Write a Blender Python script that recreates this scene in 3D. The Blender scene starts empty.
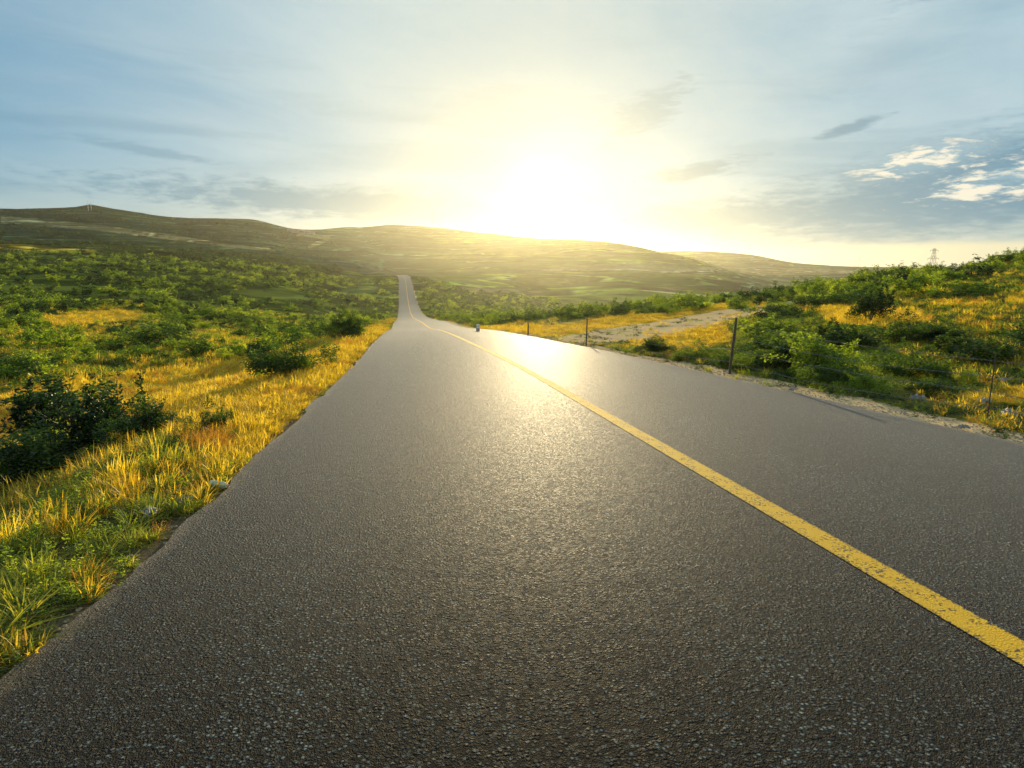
import bpy, math, random
import numpy as np
random.seed(7)
rng = np.random.default_rng(7)
S = bpy.context.scene
COL = S.collection
rad = math.radians

# ------------------------------------------------------------------ camera
FPX, PITCH, YAW, CAMH = 640.0, rad(10.27), rad(8.31), 1.35
cam = bpy.data.cameras.new('camera')
cam.sensor_width = 36.0
cam.lens = FPX / 1024 * 36.0
cam.clip_start, cam.clip_end = 0.05, 20000
camo = bpy.data.objects.new('camera', cam)
COL.objects.link(camo)
camo.location = (0, 0, CAMH)
camo.rotation_euler = (math.pi / 2 - PITCH, 0, -YAW)
S.camera = camo

# ------------------------------------------------------------------ light and sky
SUN_AZ, SUN_EL = rad(10.72), rad(7.4)
SUN_DIR = (math.sin(SUN_AZ) * math.cos(SUN_EL), math.cos(SUN_AZ) * math.cos(SUN_EL), math.sin(SUN_EL))
sun = bpy.data.lights.new('sun', 'SUN')
sun.energy = 5.0
sun.angle = rad(0.53)
sun.color = (1.0, 0.78, 0.44)
suno = bpy.data.objects.new('sun', sun)
COL.objects.link(suno)
suno.rotation_euler = (math.pi / 2 - SUN_EL, 0, math.pi - SUN_AZ)

S.view_settings.view_transform = 'Standard'
S.view_settings.look = 'None'
S.view_settings.exposure = 0.6
S.view_settings.gamma = 1.0
S.render.film_transparent = False
cy = S.cycles
cy.max_bounces = 5
cy.diffuse_bounces = 3
cy.glossy_bounces = 2
cy.transmission_bounces = 3
cy.volume_bounces = 0
cy.transparent_max_bounces = 4
cy.use_denoising = True
cy.sample_clamp_indirect = 4.0


class NB:
    """tiny node-building helper"""
    def __init__(self, tree):
        self.t = tree
        self.n = tree.nodes
        self.l = tree.links

    def new(self, typ, **kw):
        nd = self.n.new(typ)
        for k, v in kw.items():
            setattr(nd, k, v)
        return nd

    def put(self, sock, v):
        if hasattr(v, 'links') or isinstance(v, bpy.types.NodeSocket):
            self.l.new(v, sock)
        else:
            sock.default_value = v

    def m(self, op, a, b=None, c=None, clamp=False):
        nd = self.new('ShaderNodeMath', operation=op)
        nd.use_clamp = clamp
        self.put(nd.inputs[0], a)
        if b is not None:
            self.put(nd.inputs[1], b)
        if c is not None:
            self.put(nd.inputs[2], c)
        return nd.outputs[0]

    def mix(self, f, a, b, blend='MIX'):
        nd = self.new('ShaderNodeMix', data_type='RGBA', blend_type=blend)
        nd.clamp_factor = True
        self.put(nd.inputs[0], f)
        self.put(nd.inputs[6], a)
        self.put(nd.inputs[7], b)
        return nd.outputs[2]

    def noise(self, vec, scale, detail=3.0, rough=0.5, dist=0.0):
        nd = self.new('ShaderNodeTexNoise')
        if vec is not None:
            self.l.new(vec, nd.inputs['Vector'])
        nd.inputs['Scale'].default_value = scale
        nd.inputs['Detail'].default_value = detail
        nd.inputs['Roughness'].default_value = rough
        nd.inputs['Distortion'].default_value = dist
        return nd.outputs['Fac']

    def comb(self, x, y, z):
        nd = self.new('ShaderNodeCombineXYZ')
        for i, v in enumerate((x, y, z)):
            self.put(nd.inputs[i], v)
        return nd.outputs[0]

    def sstep(self, x, lo, hi):
        nd = self.new('ShaderNodeMapRange', interpolation_type='SMOOTHSTEP')
        self.put(nd.inputs[0], x)
        nd.inputs[1].default_value = lo
        nd.inputs[2].default_value = hi
        return nd.outputs[0]


def build_world():
    w = bpy.data.worlds.new('World')
    S.world = w
    w.use_nodes = True
    w.cycles.sampling_method = 'MANUAL'
    w.cycles.sample_map_resolution = 512
    N = NB(w.node_tree)
    N.n.clear()
    out = N.new('ShaderNodeOutputWorld')
    bg = N.new('ShaderNodeBackground')
    N.l.new(bg.outputs[0], out.inputs[0])
    sky = N.new('ShaderNodeTexSky', sky_type='NISHITA')
    sky.sun_disc = False
    sky.sun_elevation = SUN_EL
    sky.sun_rotation = SUN_AZ
    sky.altitude = 900
    sky.air_density = 1.0
    sky.dust_density = 1.0
    sky.ozone_density = 2.0
    skyc = N.mix(1.0, sky.outputs[0], (0.09, 0.09, 0.09, 1), 'MULTIPLY')
    tc = N.new('ShaderNodeTexCoord')
    sep = N.new('ShaderNodeSeparateXYZ')
    N.l.new(tc.outputs['Generated'], sep.inputs[0])
    X, Y, Z = sep.outputs
    az = N.m('MULTIPLY', N.m('ARCTAN2', X, Y), 57.2958)       # degrees, 0 along the road
    el = N.m('MULTIPLY', N.m('ARCSINE', Z), 57.2958)
    # angle to the sun
    vd = N.new('ShaderNodeVectorMath', operation='DOT_PRODUCT')
    N.l.new(tc.outputs['Generated'], vd.inputs[0])
    vd.inputs[1].default_value = SUN_DIR
    cs = N.m('MAXIMUM', vd.outputs['Value'], 0.0)
    ang = N.m('MULTIPLY', N.m('ARCCOSINE', N.m('MINIMUM', cs, 0.999999)), 57.2958)
    near = N.m('POWER', 2.71828, N.m('DIVIDE', ang, -15.0))
    # cloud sheet seen in perspective
    zz = N.m('MAXIMUM', N.m('ADD', Z, 0.06), 0.02)
    cx = N.m('DIVIDE', X, zz)
    cyy = N.m('DIVIDE', Y, zz)
    p1 = N.comb(N.m('ADD', N.m('MULTIPLY', cx, 0.55), N.m('MULTIPLY', cyy, -0.42)), N.m('ADD', N.m('MULTIPLY', cx, 0.25), N.m('MULTIPLY', cyy, 0.2)), 0.3)
    n1 = N.noise(p1, 0.55, 7.0, 0.6, 0.6)
    n2 = N.noise(p1, 2.2, 6.0, 0.6, 0.5)
    pe = N.comb(N.m('MULTIPLY', az, 0.05), N.m('MULTIPLY', el, 0.35), 1.7)
    n3 = N.noise(pe, 1.0, 6.0, 0.55, 0.4)
    pf = N.comb(N.m('MULTIPLY', az, 0.22), N.m('MULTIPLY', el, 0.75), 4.1)
    n4 = N.noise(pf, 1.0, 9.0, 0.66, 0.8)
    n5 = N.noise(N.comb(N.m('MULTIPLY', az, 0.55), N.m('MULTIPLY', el, 2.3), 9.0), 1.0, 8.0, 0.6, 0.3)

    def blob(a0, e0, sa, se, tilt=0.0, jit=1.0):
        """soft elliptical region of the sky in degrees, edges torn by noise"""
        c, s = math.cos(rad(tilt)), math.sin(rad(tilt))
        da = N.m('SUBTRACT', az, a0)
        de = N.m('SUBTRACT', el, e0)
        u = N.m('DIVIDE', N.m('ADD', N.m('MULTIPLY', da, c), N.m('MULTIPLY', de, s)), sa)
        v = N.m('DIVIDE', N.m('ADD', N.m('MULTIPLY', da, -s), N.m('MULTIPLY', de, c)), se)
        r = N.m('SQRT', N.m('ADD', N.m('MULTIPLY', u, u), N.m('MULTIPLY', v, v)))
        r = N.m('ADD', r, N.m('MULTIPLY', N.m('SUBTRACT', n4, 0.5), -2.2 * jit))
        r = N.m('ADD', r, N.m('MULTIPLY', N.m('SUBTRACT', n5, 0.5), -2.6 * jit))
        return N.m('SUBTRACT', 1.0, N.sstep(r, 0.35, 1.25))

    # thin veil: bluish white far from the sun, cream close to it
    veilcol = N.mix(near, (0.52, 0.68, 0.75, 1), (0.66, 0.64, 0.49, 1))
    veil = N.m('ADD', N.m('MULTIPLY', N.sstep(n1, 0.30, 0.68), 0.62), N.m('MULTIPLY', N.sstep(n2, 0.36, 0.70), 0.2))
    veil = N.m('MULTIPLY', veil, N.m('ADD', 0.30, N.m('MULTIPLY', N.sstep(az, -33.0, -4.0), 0.70)))
    veil = N.m('ADD', veil, N.m('MULTIPLY', N.sstep(el, 12.0, 26.0), N.m('MULTIPLY', N.sstep(az, -22.0, 5.0), 0.35)))
    veil = N.m('ADD', veil, N.m('MULTIPLY', near, 0.55), clamp=True)
    base = N.mix(N.sstep(az, -32.0, 4.0), (0.10, 0.35, 0.57, 1), (0.22, 0.46, 0.62, 1))
    base = N.mix(0.35, base, skyc)
    c = N.mix(veil, base, veilcol)
    # cream band low down
    low = N.m('MULTIPLY', N.m('SUBTRACT', 1.0, N.sstep(el, 1.0, 9.0)), N.m('ADD', 0.15, N.m('MULTIPLY', near, 0.7)))
    c = N.mix(low, c, (0.80, 0.72, 0.46, 1))
    # grey-blue cloud banks
    bankcol = N.mix(near, (0.06, 0.25, 0.41, 1), (0.66, 0.62, 0.44, 1))
    right_bank = blob(46.0, 5.9, 25.0, 3.9, 9.0, 0.35)
    c = N.mix(N.m('MULTIPLY', right_bank, 1.0), c, bankcol)
    c = N.mix(N.m('MULTIPLY', blob(26.0, 4.2, 12.0, 1.5, 0.0, 0.5), 0.8), c, bankcol)
    c = N.mix(N.m('MULTIPLY', blob(24.0, 7.9, 4.6, 0.75, 8.0, 0.7), 0.8), c, bankcol)
    c = N.mix(N.m('MULTIPLY', blob(35.0, 10.4, 2.4, 0.45, 14.0, 0.6), 0.8), c, bankcol)
    c = N.mix(N.m('MULTIPLY', blob(19.5, 12.5, 3.6, 1.6, 30.0, 0.8), 0.5), c, bankcol)
    c = N.mix(N.m('MULTIPLY', blob(47.0, 20.0, 10.0, 1.3, 12.0, 0.6), 0.6), c, bankcol)
    c = N.mix(N.m('MULTIPLY', blob(-5.0, 5.2, 20.0, 1.5, -3.0, 0.6), 0.9), c, bankcol)
    c = N.mix(N.m('MULTIPLY', blob(-20.0, 8.6, 5.0, 0.45, -6.0, 0.6), 0.5), c, bankcol)
    soft = N.m('MULTIPLY', N.sstep(n3, 0.46, 0.66), N.m('SUBTRACT', 1.0, N.sstep(el, 10.0, 24.0)))
    c = N.mix(N.m('MULTIPLY', soft, 0.32), c, bankcol)
    upper = N.m('MULTIPLY', N.sstep(N.noise(pe, 0.45, 5.0, 0.6, 0.5), 0.50, 0.66), N.sstep(el, 6.0, 16.0))
    c = N.mix(N.m('MULTIPLY', upper, 0.16), c, (0.50, 0.58, 0.62, 1))
    # small cumulus rags with lit edges on the right
    for (a0, e0, sa, se, t) in ((40.0, 7.6, 3.6, 1.0, 7.0), (45.8, 6.2, 5.6, 1.15, 9.0)):
        b = blob(a0, e0, sa, se, t, 1.1)
        lit = N.mix(N.sstep(N.m('ADD', N.m('MULTIPLY', n5, 0.6), N.m('MULTIPLY', n4, 0.4)), 0.45, 0.56), (0.26, 0.44, 0.54, 1), (0.92, 0.86, 0.70, 1))
        c = N.mix(N.m('MULTIPLY', b, 0.95), c, lit)
    # pale strip under the right bank
    strip = N.m('MULTIPLY', N.m('SUBTRACT', 1.0, N.sstep(N.m('ADD', el, N.m('MULTIPLY', n3, 0.8)), 1.9, 2.4)), N.sstep(az, 8.0, 24.0))
    c = N.mix(N.m('MULTIPLY', strip, 0.9), c, (0.74, 0.70, 0.50, 1))
    # unseen sky behind the photographer, paled and brightened to add fill light
    back = N.m('MULTIPLY', N.sstep(N.m('MULTIPLY', Y, -1.0), -0.1, 0.7), N.m('ADD', 0.45, N.m('MULTIPLY', n1, 0.6)))
    c = N.mix(back, c, (0.62, 0.70, 0.72, 1))
    # aureole round the sun
    g1 = N.m('MULTIPLY', N.m('POWER', 2.71828, N.m('DIVIDE', ang, -5.5)), 0.06)
    g2 = N.m('MULTIPLY', N.m('POWER', 2.71828, N.m('DIVIDE', ang, -2.0)), 0.5)
    gsum = N.m('ADD', g1, g2)
    gc = N.mix(1.0, (1.0, 0.96, 0.80, 1), N.comb(gsum, gsum, gsum), 'MULTIPLY')
    c = N.mix(1.0, c, gc, 'ADD')
    N.l.new(c, bg.inputs[0])
    bg.inputs[1].default_value = 0.68


build_world()

# ------------------------------------------------------------------ numbers helpers
_F = np.array([math.sin(YAW) * math.cos(PITCH), math.cos(YAW) * math.cos(PITCH), -math.sin(PITCH)])
_R = np.array([math.cos(YAW), -math.sin(YAW), 0.0])
_U = np.array([math.sin(YAW) * math.sin(PITCH), math.cos(YAW) * math.sin(PITCH), math.cos(PITCH)])


def ray(u, v):
    return _F + (u - 512) / FPX * _R + (384 - v) / FPX * _U


def tan_el(u, v):
    d = ray(u, v)
    return d[2] / math.hypot(d[0], d[1])


def project(x, y, z):
    """world (z in world units) -> picture position used to look up land cover"""
    x, y, z = np.asarray(x, float), np.asarray(y, float), np.asarray(z, float) - CAMH
    f = x * _F[0] + y * _F[1] + z * _F[2]
    r = x * _R[0] + y * _R[1]
    q = x * _U[0] + y * _U[1] + z * _U[2]
    f = np.where(f < 0.05, 0.05, f)
    return 512 + FPX * r / f, 384 - FPX * q / f, f


def _hash(ix, iy, seed):
    h = (ix.astype(np.int64) * 374761393 + iy.astype(np.int64) * 668265263 + seed * 974711) & 0x7fffffff
    h = ((h ^ (h >> 13)) * 1274126177) & 0x7fffffff
    return ((h ^ (h >> 16)) & 0xffff) / 65535.0


def vnoise(x, y, scale, seed=0, octaves=3):
    x, y = np.asarray(x, float) / scale, np.asarray(y, float) / scale
    tot, amp, norm = 0.0, 1.0, 0.0
    for o in range(octaves):
        ix, iy = np.floor(x), np.floor(y)
        fx, fy = x - ix, y - iy
        fx, fy = fx * fx * (3 - 2 * fx), fy * fy * (3 - 2 * fy)
        a, b = _hash(ix, iy, seed + o), _hash(ix + 1, iy, seed + o)
        c, d = _hash(ix, iy + 1, seed + o), _hash(ix + 1, iy + 1, seed + o)
        tot = tot + amp * ((a * (1 - fx) + b * fx) * (1 - fy) + (c * (1 - fx) + d * fx) * fy)
        norm += amp
        amp *= 0.5
        x, y = x * 2.03 + 11.3, y * 2.03 + 5.7
    return tot / norm


def pchip(xs, ys, x):
    xs, ys = np.asarray(xs, float), np.asarray(ys, float)
    h = np.diff(xs)
    dl = np.diff(ys) / h
    m = np.zeros_like(ys)
    m[0], m[-1] = dl[0], dl[-1]
    for i in range(1, len(xs) - 1):
        if dl[i - 1] * dl[i] > 0:
            w1, w2 = 2 * h[i] + h[i - 1], h[i] + 2 * h[i - 1]
            m[i] = (w1 + w2) / (w1 / dl[i - 1] + w2 / dl[i])
    x = np.clip(np.asarray(x, float), xs[0], xs[-1])
    k = np.clip(np.searchsorted(xs, x, side='right') - 1, 0, len(xs) - 2)
    t = (x - xs[k]) / h[k]
    t2, t3 = t * t, t * t * t
    return (2 * t3 - 3 * t2 + 1) * ys[k] + (t3 - 2 * t2 + t) * h[k] * m[k] + (-2 * t3 + 3 * t2) * ys[k + 1] + (t3 - t2) * h[k] * m[k + 1]


def smooth(t):
    t = np.clip(t, 0, 1)
    return t * t * (3 - 2 * t)


# ------------------------------------------------------------------ road geometry
RY = [-60, 0, 12, 24, 43, 66, 87, 130, 170, 216, 250, 286, 350, 430, 470, 520, 600]
RX = [2.1, 2.1, 2.1, 1.85, 1.45, 0.9, 0.35, -0.7, -1.7, -2.8, -3.6, -4.5, -6.1, -8.6, -12, -26, -60]
RZ = [3.63 - 1.35, -1.35, -2.076, -2.82, -4.15, -6.0, -7.25, -10.1, -12.5, -14.1, -14.3, -13.3, -9.9, -5.75, -4.9, -7.5, -14]
HALF = 3.62


def road_x(y):
    return pchip(RY, RX, y)


def road_z(y):
    return pchip(RY, RZ, y)      # relative to the eye


def road_off(x, y):
    """signed distance from the centre line"""
    sl = (road_x(y + 1.0) - road_x(y - 1.0)) / 2.0
    return (x - road_x(y)) / np.sqrt(1 + sl * sl)


# ------------------------------------------------------------------ terrain: (distance, picture row) along bearings
PROF = {
    -400: [(1, -1.6), (6, -2.2), (12, -3.2), (40, -5.0), (100, -5), (300, 8), (600, 45), (1100, 105), (2000, 100), (4500, -10)],
    0: [(1, -1.5), (4, -1.95), (8, -2.5), (14, -2.55), (20, -3.5), (40, 348), (80, 325), (150, 300), (300, 270), (420, 253), (560, 243), (800, 226), (1150, 208), (1900, 95), (4500, -10)],
    100: [(1, -1.5), (4, -1.85), (8, -2.3), (15, -2.8), (22, -3.9), (40, 352), (90, 321), (150, 300), (280, 272), (420, 255), (600, 240), (850, 222), (1150, 210.5), (1900, 80), (4500, -10)],
    200: [(1, -1.45), (4, -1.75), (8, -2.1), (18, -3.0), (26, -4.2), (40, 347), (90, 325), (180, 302), (300, 275), (420, 260), (650, 246), (850, 236), (1250, 221), (1900, 70), (4500, -10)],
    250: [(1, -1.45), (4, -1.7), (8, -2.1), (20, -3.1), (30, -4.0), (60, 338), (110, 321), (180, 305), (300, 280), (420, 264), (650, 249), (850, 239), (1300, 222), (1900, 70), (4500, -10)],
    300: [(1, -1.45), (4, -1.7), (8, -2.1), (20, -3.0), (40, -4.4), (80, 332), (120, 322), (200, 304), (300, 286), (440, 268), (600, 258), (900, 246), (1400, 230), (2000, 65), (4500, -10)],
    350: [(1, -1.4), (8, -1.95), (24, -3.0), (43, -4.5), (87, -8.0), (130, -10.8), (216, -14), (286, -13), (400, -7), (520, 270), (700, 260), (1000, 246), (1500, 228.5), (2100, 65), (4500, -10)],
    400: [(1, -1.4), (12, -2.1), (43, -4.2), (87, -7.3), (130, -10.2), (216, -14.1), (286, -13.3), (350, -9.9), (430, -5.9), (470, -5.3), (560, -7.5), (700, 271), (900, 262), (1200, 247), (1600, 226.5), (2200, 65), (4500, -10)],
    440: [(1, -1.4), (12, -2.1), (43, -4.2), (87, -7.3), (130, -10.6), (216, -14.6), (330, -14), (430, -9), (520, -8), (700, 272), (900, 262), (1200, 247), (1600, 229.5), (2200, 60), (4500, -10)],
    500: [(1, -1.4), (12, -2.05), (24, -2.8), (43, -4.1), (66, -5.8), (100, -8.5), (180, -14), (300, -18), (420, 291), (600, 277), (800, 262), (1200, 243), (1500, 235), (2100, 60), (4500, -10)],
    560: [(1, -1.4), (12, -2.0), (24, -2.7), (43, -4.0), (66, -5.2), (100, -8.0), (180, -15), (300, -21), (420, 297), (600, 282), (800, 262), (1100, 246), (1400, 239.5), (2100, 50), (4500, -10)],
    620: [(1, -1.4), (8, -1.85), (20, -2.6), (35, -3.5), (50, -4.1), (75, -5.0), (110, -8.2), (200, -17), (320, -21), (450, 292), (600, 280), (800, 262), (1100, 248), (1300, 244), (1800, 45), (4500, -10)],
    680: [(1, -1.4), (8, -1.8), (18, -2.4), (32, -3.1), (50, -3.8), (78, -4.6), (110, -7.0), (200, -17), (350, -22), (520, 288), (800, 269), (1100, 256), (1500, 5), (2300, 251.5), (3000, 10), (4500, -10)],
    745: [(1, -1.4), (8, -1.8), (18, -2.3), (32, -2.95), (50, -3.3), (82, -3.9), (110, -6.0), (200, -17), (400, -24), (700, 283), (1000, 274), (1300, -8), (1700, 268), (2300, 254.5), (3000, 10), (4500, -10)],
    800: [(1, -1.4), (8, -1.8), (16, -2.2), (30, -2.6), (50, -2.75), (85, -3.0), (110, -4.2), (200, -15), (500, -28), (1000, -22), (1700, 272), (2300, 264), (3000, 0), (4500, -10)],
    880: [(1, -1.4), (8, -1.8), (15, -2.15), (30, -2.3), (50, -2.2), (90, -1.5), (120, -2.2), (200, -12), (500, -28), (1700, 273), (2300, 267.5), (3000, -5), (4500, -10)],
    950: [(1, -1.4), (6, -1.75), (14, -2.15), (25, -2.3), (45, -1.9), (90, -0.9), (120, -1.0), (180, -6), (500, -28), (2300, 270), (3200, -14), (4500, -12)],
    1024: [(1, -1.4), (6, -1.75), (14, -2.1), (25, -2.1), (45, -1.5), (90, -0.1), (130, 1.2), (180, 0), (400, -20), (2300, 271), (4500, -12)],
    1400: [(1, -1.4), (6, -1.7), (14, -1.8), (45, -0.2), (90, 3), (150, 7), (300, 3), (700, -15), (4500, -12)],
}
_us = sorted(PROF)
_az = [math.atan2(*ray(u, 268)[:2]) for u in _us]
_LN = np.linspace(math.log(0.8), math.log(4500), 700)
_T = []
for u in _us:
    xs, ys = [], []
    for d, q in PROF[u]:
        xs.append(math.log(d))
        ys.append(tan_el(u, q) * d if q > 200 else q)
    _T.append(pchip(xs, ys, _LN))
_az = np.array([-math.pi] + [-2.2] + _az + [2.2] + [math.pi])
_flat = np.where(np.exp(_LN) < 30, -1.6, -3.0)
_T = np.array([_flat, _T[0] * 0.3 - 1.2] + _T + [_T[-1] * 0.4 - 1.0, _flat])
_da = np.linspace(-math.pi, math.pi, 2881)
_TT = np.empty((len(_da), len(_LN)))
for _j in range(len(_LN)):
    _TT[:, _j] = pchip(_az, _T[:, _j], _da)


def height(x, y):
    """ground height in world units"""
    x, y = np.asarray(x, float), np.asarray(y, float)
    a = np.arctan2(x, y)
    d = np.hypot(x, y)
    fa = np.clip((a + math.pi) / (2 * math.pi) * (len(_da) - 1), 0, len(_da) - 1.001)
    fl = np.clip((np.log(np.maximum(d, 0.8)) - _LN[0]) / (_LN[1] - _LN[0]), 0, len(_LN) - 1.001)
    ia, il = fa.astype(int), fl.astype(int)
    ta, tl = fa - ia, fl - il
    z = (_TT[ia, il] * (1 - ta) * (1 - tl) + _TT[ia + 1, il] * ta * (1 - tl) + _TT[ia, il + 1] * (1 - ta) * tl + _TT[ia + 1, il + 1] * ta * tl)
    # undulation of open land
    und = (vnoise(x, y, 9.0, 3) - 0.5) * 0.5 * smooth(d / 25) + (vnoise(x, y, 60.0, 5) - 0.5) * 2.2 * smooth((d - 40) / 200) \
        + (vnoise(x, y, 260.0, 9, 4) - 0.5) * 11 * smooth((d - 350) / 700)
    z = z + und + (vnoise(x, y, 0.7, 12) - 0.5) * 0.10 * smooth((np.abs(road_off(x, y)) - HALF) / 1.5)
    # pointed summit
    px, py = math.sin(rad(-24.2)) * 1150, math.cos(rad(-24.2)) * 1150
    rr = np.hypot(x - px, y - py)
    z = z + 11.0 * np.exp(-rr / 40.0)
    # the road bed and its verges
    off = np.abs(road_off(x, y)) - HALF
    side = road_off(x, y) > 0
    on = (y > -60) & (y < 600)
    w = smooth((off - 0.25) / np.where(side, 2.2 + 0.03 * np.abs(y), 2.6 + 0.06 * np.abs(y)))
    rz = road_z(y)
    ramp = smooth(off / 0.3)
    bed = rz - (0.05 + 0.0012 * np.abs(y)) * (1 - ramp) - (0.05 + 0.02 * np.clip(off, 0, 3)) * ramp + ramp * (vnoise(x, y, 0.25, 21) - 0.5) * 0.05
    zb = bed * (1 - w) + z * w
    z = np.where(on, zb, z)
    return z + CAMH


def ground_hit(u, v, dmin=1.5, dmax=3000):
    r = ray(u, v)
    r = r / math.hypot(r[0], r[1])
    ds = np.exp(np.linspace(math.log(dmin), math.log(dmax), 1500))
    g = height(r[0] * ds, r[1] * ds)
    below = (r[2] * ds + CAMH) < g
    k = int(np.argmax(below)) if below.any() else len(ds) - 1
    d = ds[k]
    return float(r[0] * d), float(r[1] * d), float(g[k])


def inpoly(u, v, poly):
    inside = np.zeros(u.shape, bool)
    n = len(poly)
    for i in range(n):
        x1, y1 = poly[i]
        x2, y2 = poly[(i + 1) % n]
        c = ((y1 > v) != (y2 > v)) & (u < (x2 - x1) * (v - y1) / ((y2 - y1) + 1e-9) + x1)
        inside ^= c
    return inside


# land cover regions: polygon in picture rows/columns, nearest and farthest distance
YEL = [
    ([(-80, 400), (0, 391), (60, 383), (120, 376), (190, 366), (250, 355), (275, 372), (310, 372), (335, 345), (375, 335), (398, 322), (390, 340), (330, 395), (250, 462), (215, 470), (150, 428), (60, 405), (0, 440), (-80, 470)], 3, 60),
    ([(455, 327), (480, 328), (560, 324), (640, 313), (740, 299), (830, 290), (858, 294), (800, 303), (740, 308), (640, 325), (560, 337), (500, 338), (470, 334)], 15, 130),
    ([(40, 316), (100, 310), (145, 311), (140, 321), (60, 325), (40, 324)], 40, 200),
    ([(-60, 245), (20, 244), (95, 250), (100, 253), (0, 251), (-60, 250)], 200, 900),
    ([(820, 306), (905, 309), (935, 322), (870, 330), (830, 326)], 10, 110),
    ([(925, 298), (975, 299), (985, 306), (930, 306)], 20, 140), ([(1000, 293), (1100, 290), (1100, 304), (1005, 304)], 20, 140),
    ([(645, 330), (720, 322), (735, 340), (700, 352), (640, 347)], 8, 60),
    ([(955, 392), (1060, 386), (1080, 405), (970, 404)], 4, 25),
]
DIRT = [
    ([(455, 331), (500, 339), (560, 337), (640, 324), (740, 307), (800, 300), (838, 292), (845, 296), (800, 306), (740, 319), (690, 330), (640, 341), (600, 344), (560, 352), (500, 350)], 12, 130),
    ([(893, 262), (925, 264), (935, 268), (900, 271)], 60, 160),
]
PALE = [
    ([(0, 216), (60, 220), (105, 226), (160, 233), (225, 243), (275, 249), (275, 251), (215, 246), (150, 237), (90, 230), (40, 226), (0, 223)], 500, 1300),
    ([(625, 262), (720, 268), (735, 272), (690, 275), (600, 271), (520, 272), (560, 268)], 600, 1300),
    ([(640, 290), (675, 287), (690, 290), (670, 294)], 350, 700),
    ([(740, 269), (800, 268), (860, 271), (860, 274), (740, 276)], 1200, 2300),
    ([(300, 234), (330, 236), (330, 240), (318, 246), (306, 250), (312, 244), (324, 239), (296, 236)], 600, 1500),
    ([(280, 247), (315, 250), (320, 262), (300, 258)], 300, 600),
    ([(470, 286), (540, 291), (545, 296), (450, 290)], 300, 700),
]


def cover(x, y, jitter=True):
    z = height(x, y)
    u, v, f = project(x, y, z)
    d = np.hypot(x, y)
    if jitter:
        k = np.clip(18.0 / np.sqrt(d), 1.0, 8.0)
        s = np.maximum(d * 0.03, 0.4)
        u = u + (vnoise(x / s, y / s, 1.0, 31) - 0.5) * 7 * k
        v = v + (vnoise(x / s, y / s, 1.0, 37) - 0.5) * 1.6 * k
    res = {}
    for nm, L in (('yel', YEL), ('dirt', DIRT), ('pale', PALE)):
        mm = np.zeros(x.shape, bool)
        for poly, d0, d1 in L:
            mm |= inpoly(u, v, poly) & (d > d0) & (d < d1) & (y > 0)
        res[nm] = mm
    return u, v, d, z, res


# ------------------------------------------------------------------ mesh helpers
def tag(o, label=None, cat=None, group=None, kind=None):
    if label:
        o['label'] = label
    if cat:
        o['category'] = cat
    if group:
        o['group'] = group
    if kind:
        o['kind'] = kind
    return o


def mesh_np(name, V, F, mats, matidx=None, smooth_=False, attrs=None):
    me = bpy.data.meshes.new(name)
    V = np.asarray(V, np.float32)
    F = np.asarray(F, np.int32)
    n, k = F.shape
    me.vertices.add(len(V))
    me.vertices.foreach_set('co', V.ravel())
    me.loops.add(n * k)
    me.loops.foreach_set('vertex_index', F.ravel())
    me.polygons.add(n)
    me.polygons.foreach_set('loop_start', np.arange(0, n * k, k, dtype=np.int32))
    me.polygons.foreach_set('loop_total', np.full(n, k, np.int32))
    if matidx is not None:
        me.polygons.foreach_set('material_index', np.asarray(matidx, np.int32))
    me.polygons.foreach_set('use_smooth', np.full(n, smooth_, bool))
    for nm, (typ, dom, arr) in (attrs or {}).items():
        a = me.attributes.new(nm, typ, dom)
        if typ == 'FLOAT':
            a.data.foreach_set('value', np.asarray(arr, np.float32).ravel())
        elif typ == 'FLOAT_COLOR':
            a.data.foreach_set('color', np.asarray(arr, np.float32).ravel())
        elif typ == 'INT':
            a.data.foreach_set('value', np.asarray(arr, np.int32).ravel())
        elif typ == 'FLOAT_VECTOR':
            a.data.foreach_set('vector', np.asarray(arr, np.float32).ravel())
    for m in mats:
        me.materials.append(m)
    me.update()
    me.validate()
    return me


def link(name, me, parent=None, loc=None):
    o = bpy.data.objects.new(name, me)
    COL.objects.link(o)
    if parent:
        o.parent = parent
    if loc is not None:
        o.location = loc
    return o


def empty(name, loc, rz=0.0):
    o = bpy.data.objects.new(name, None)
    o.empty_display_size = 0.2
    COL.objects.link(o)
    o.location = loc
    o.rotation_euler = (0, 0, rz)
    return o


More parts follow.
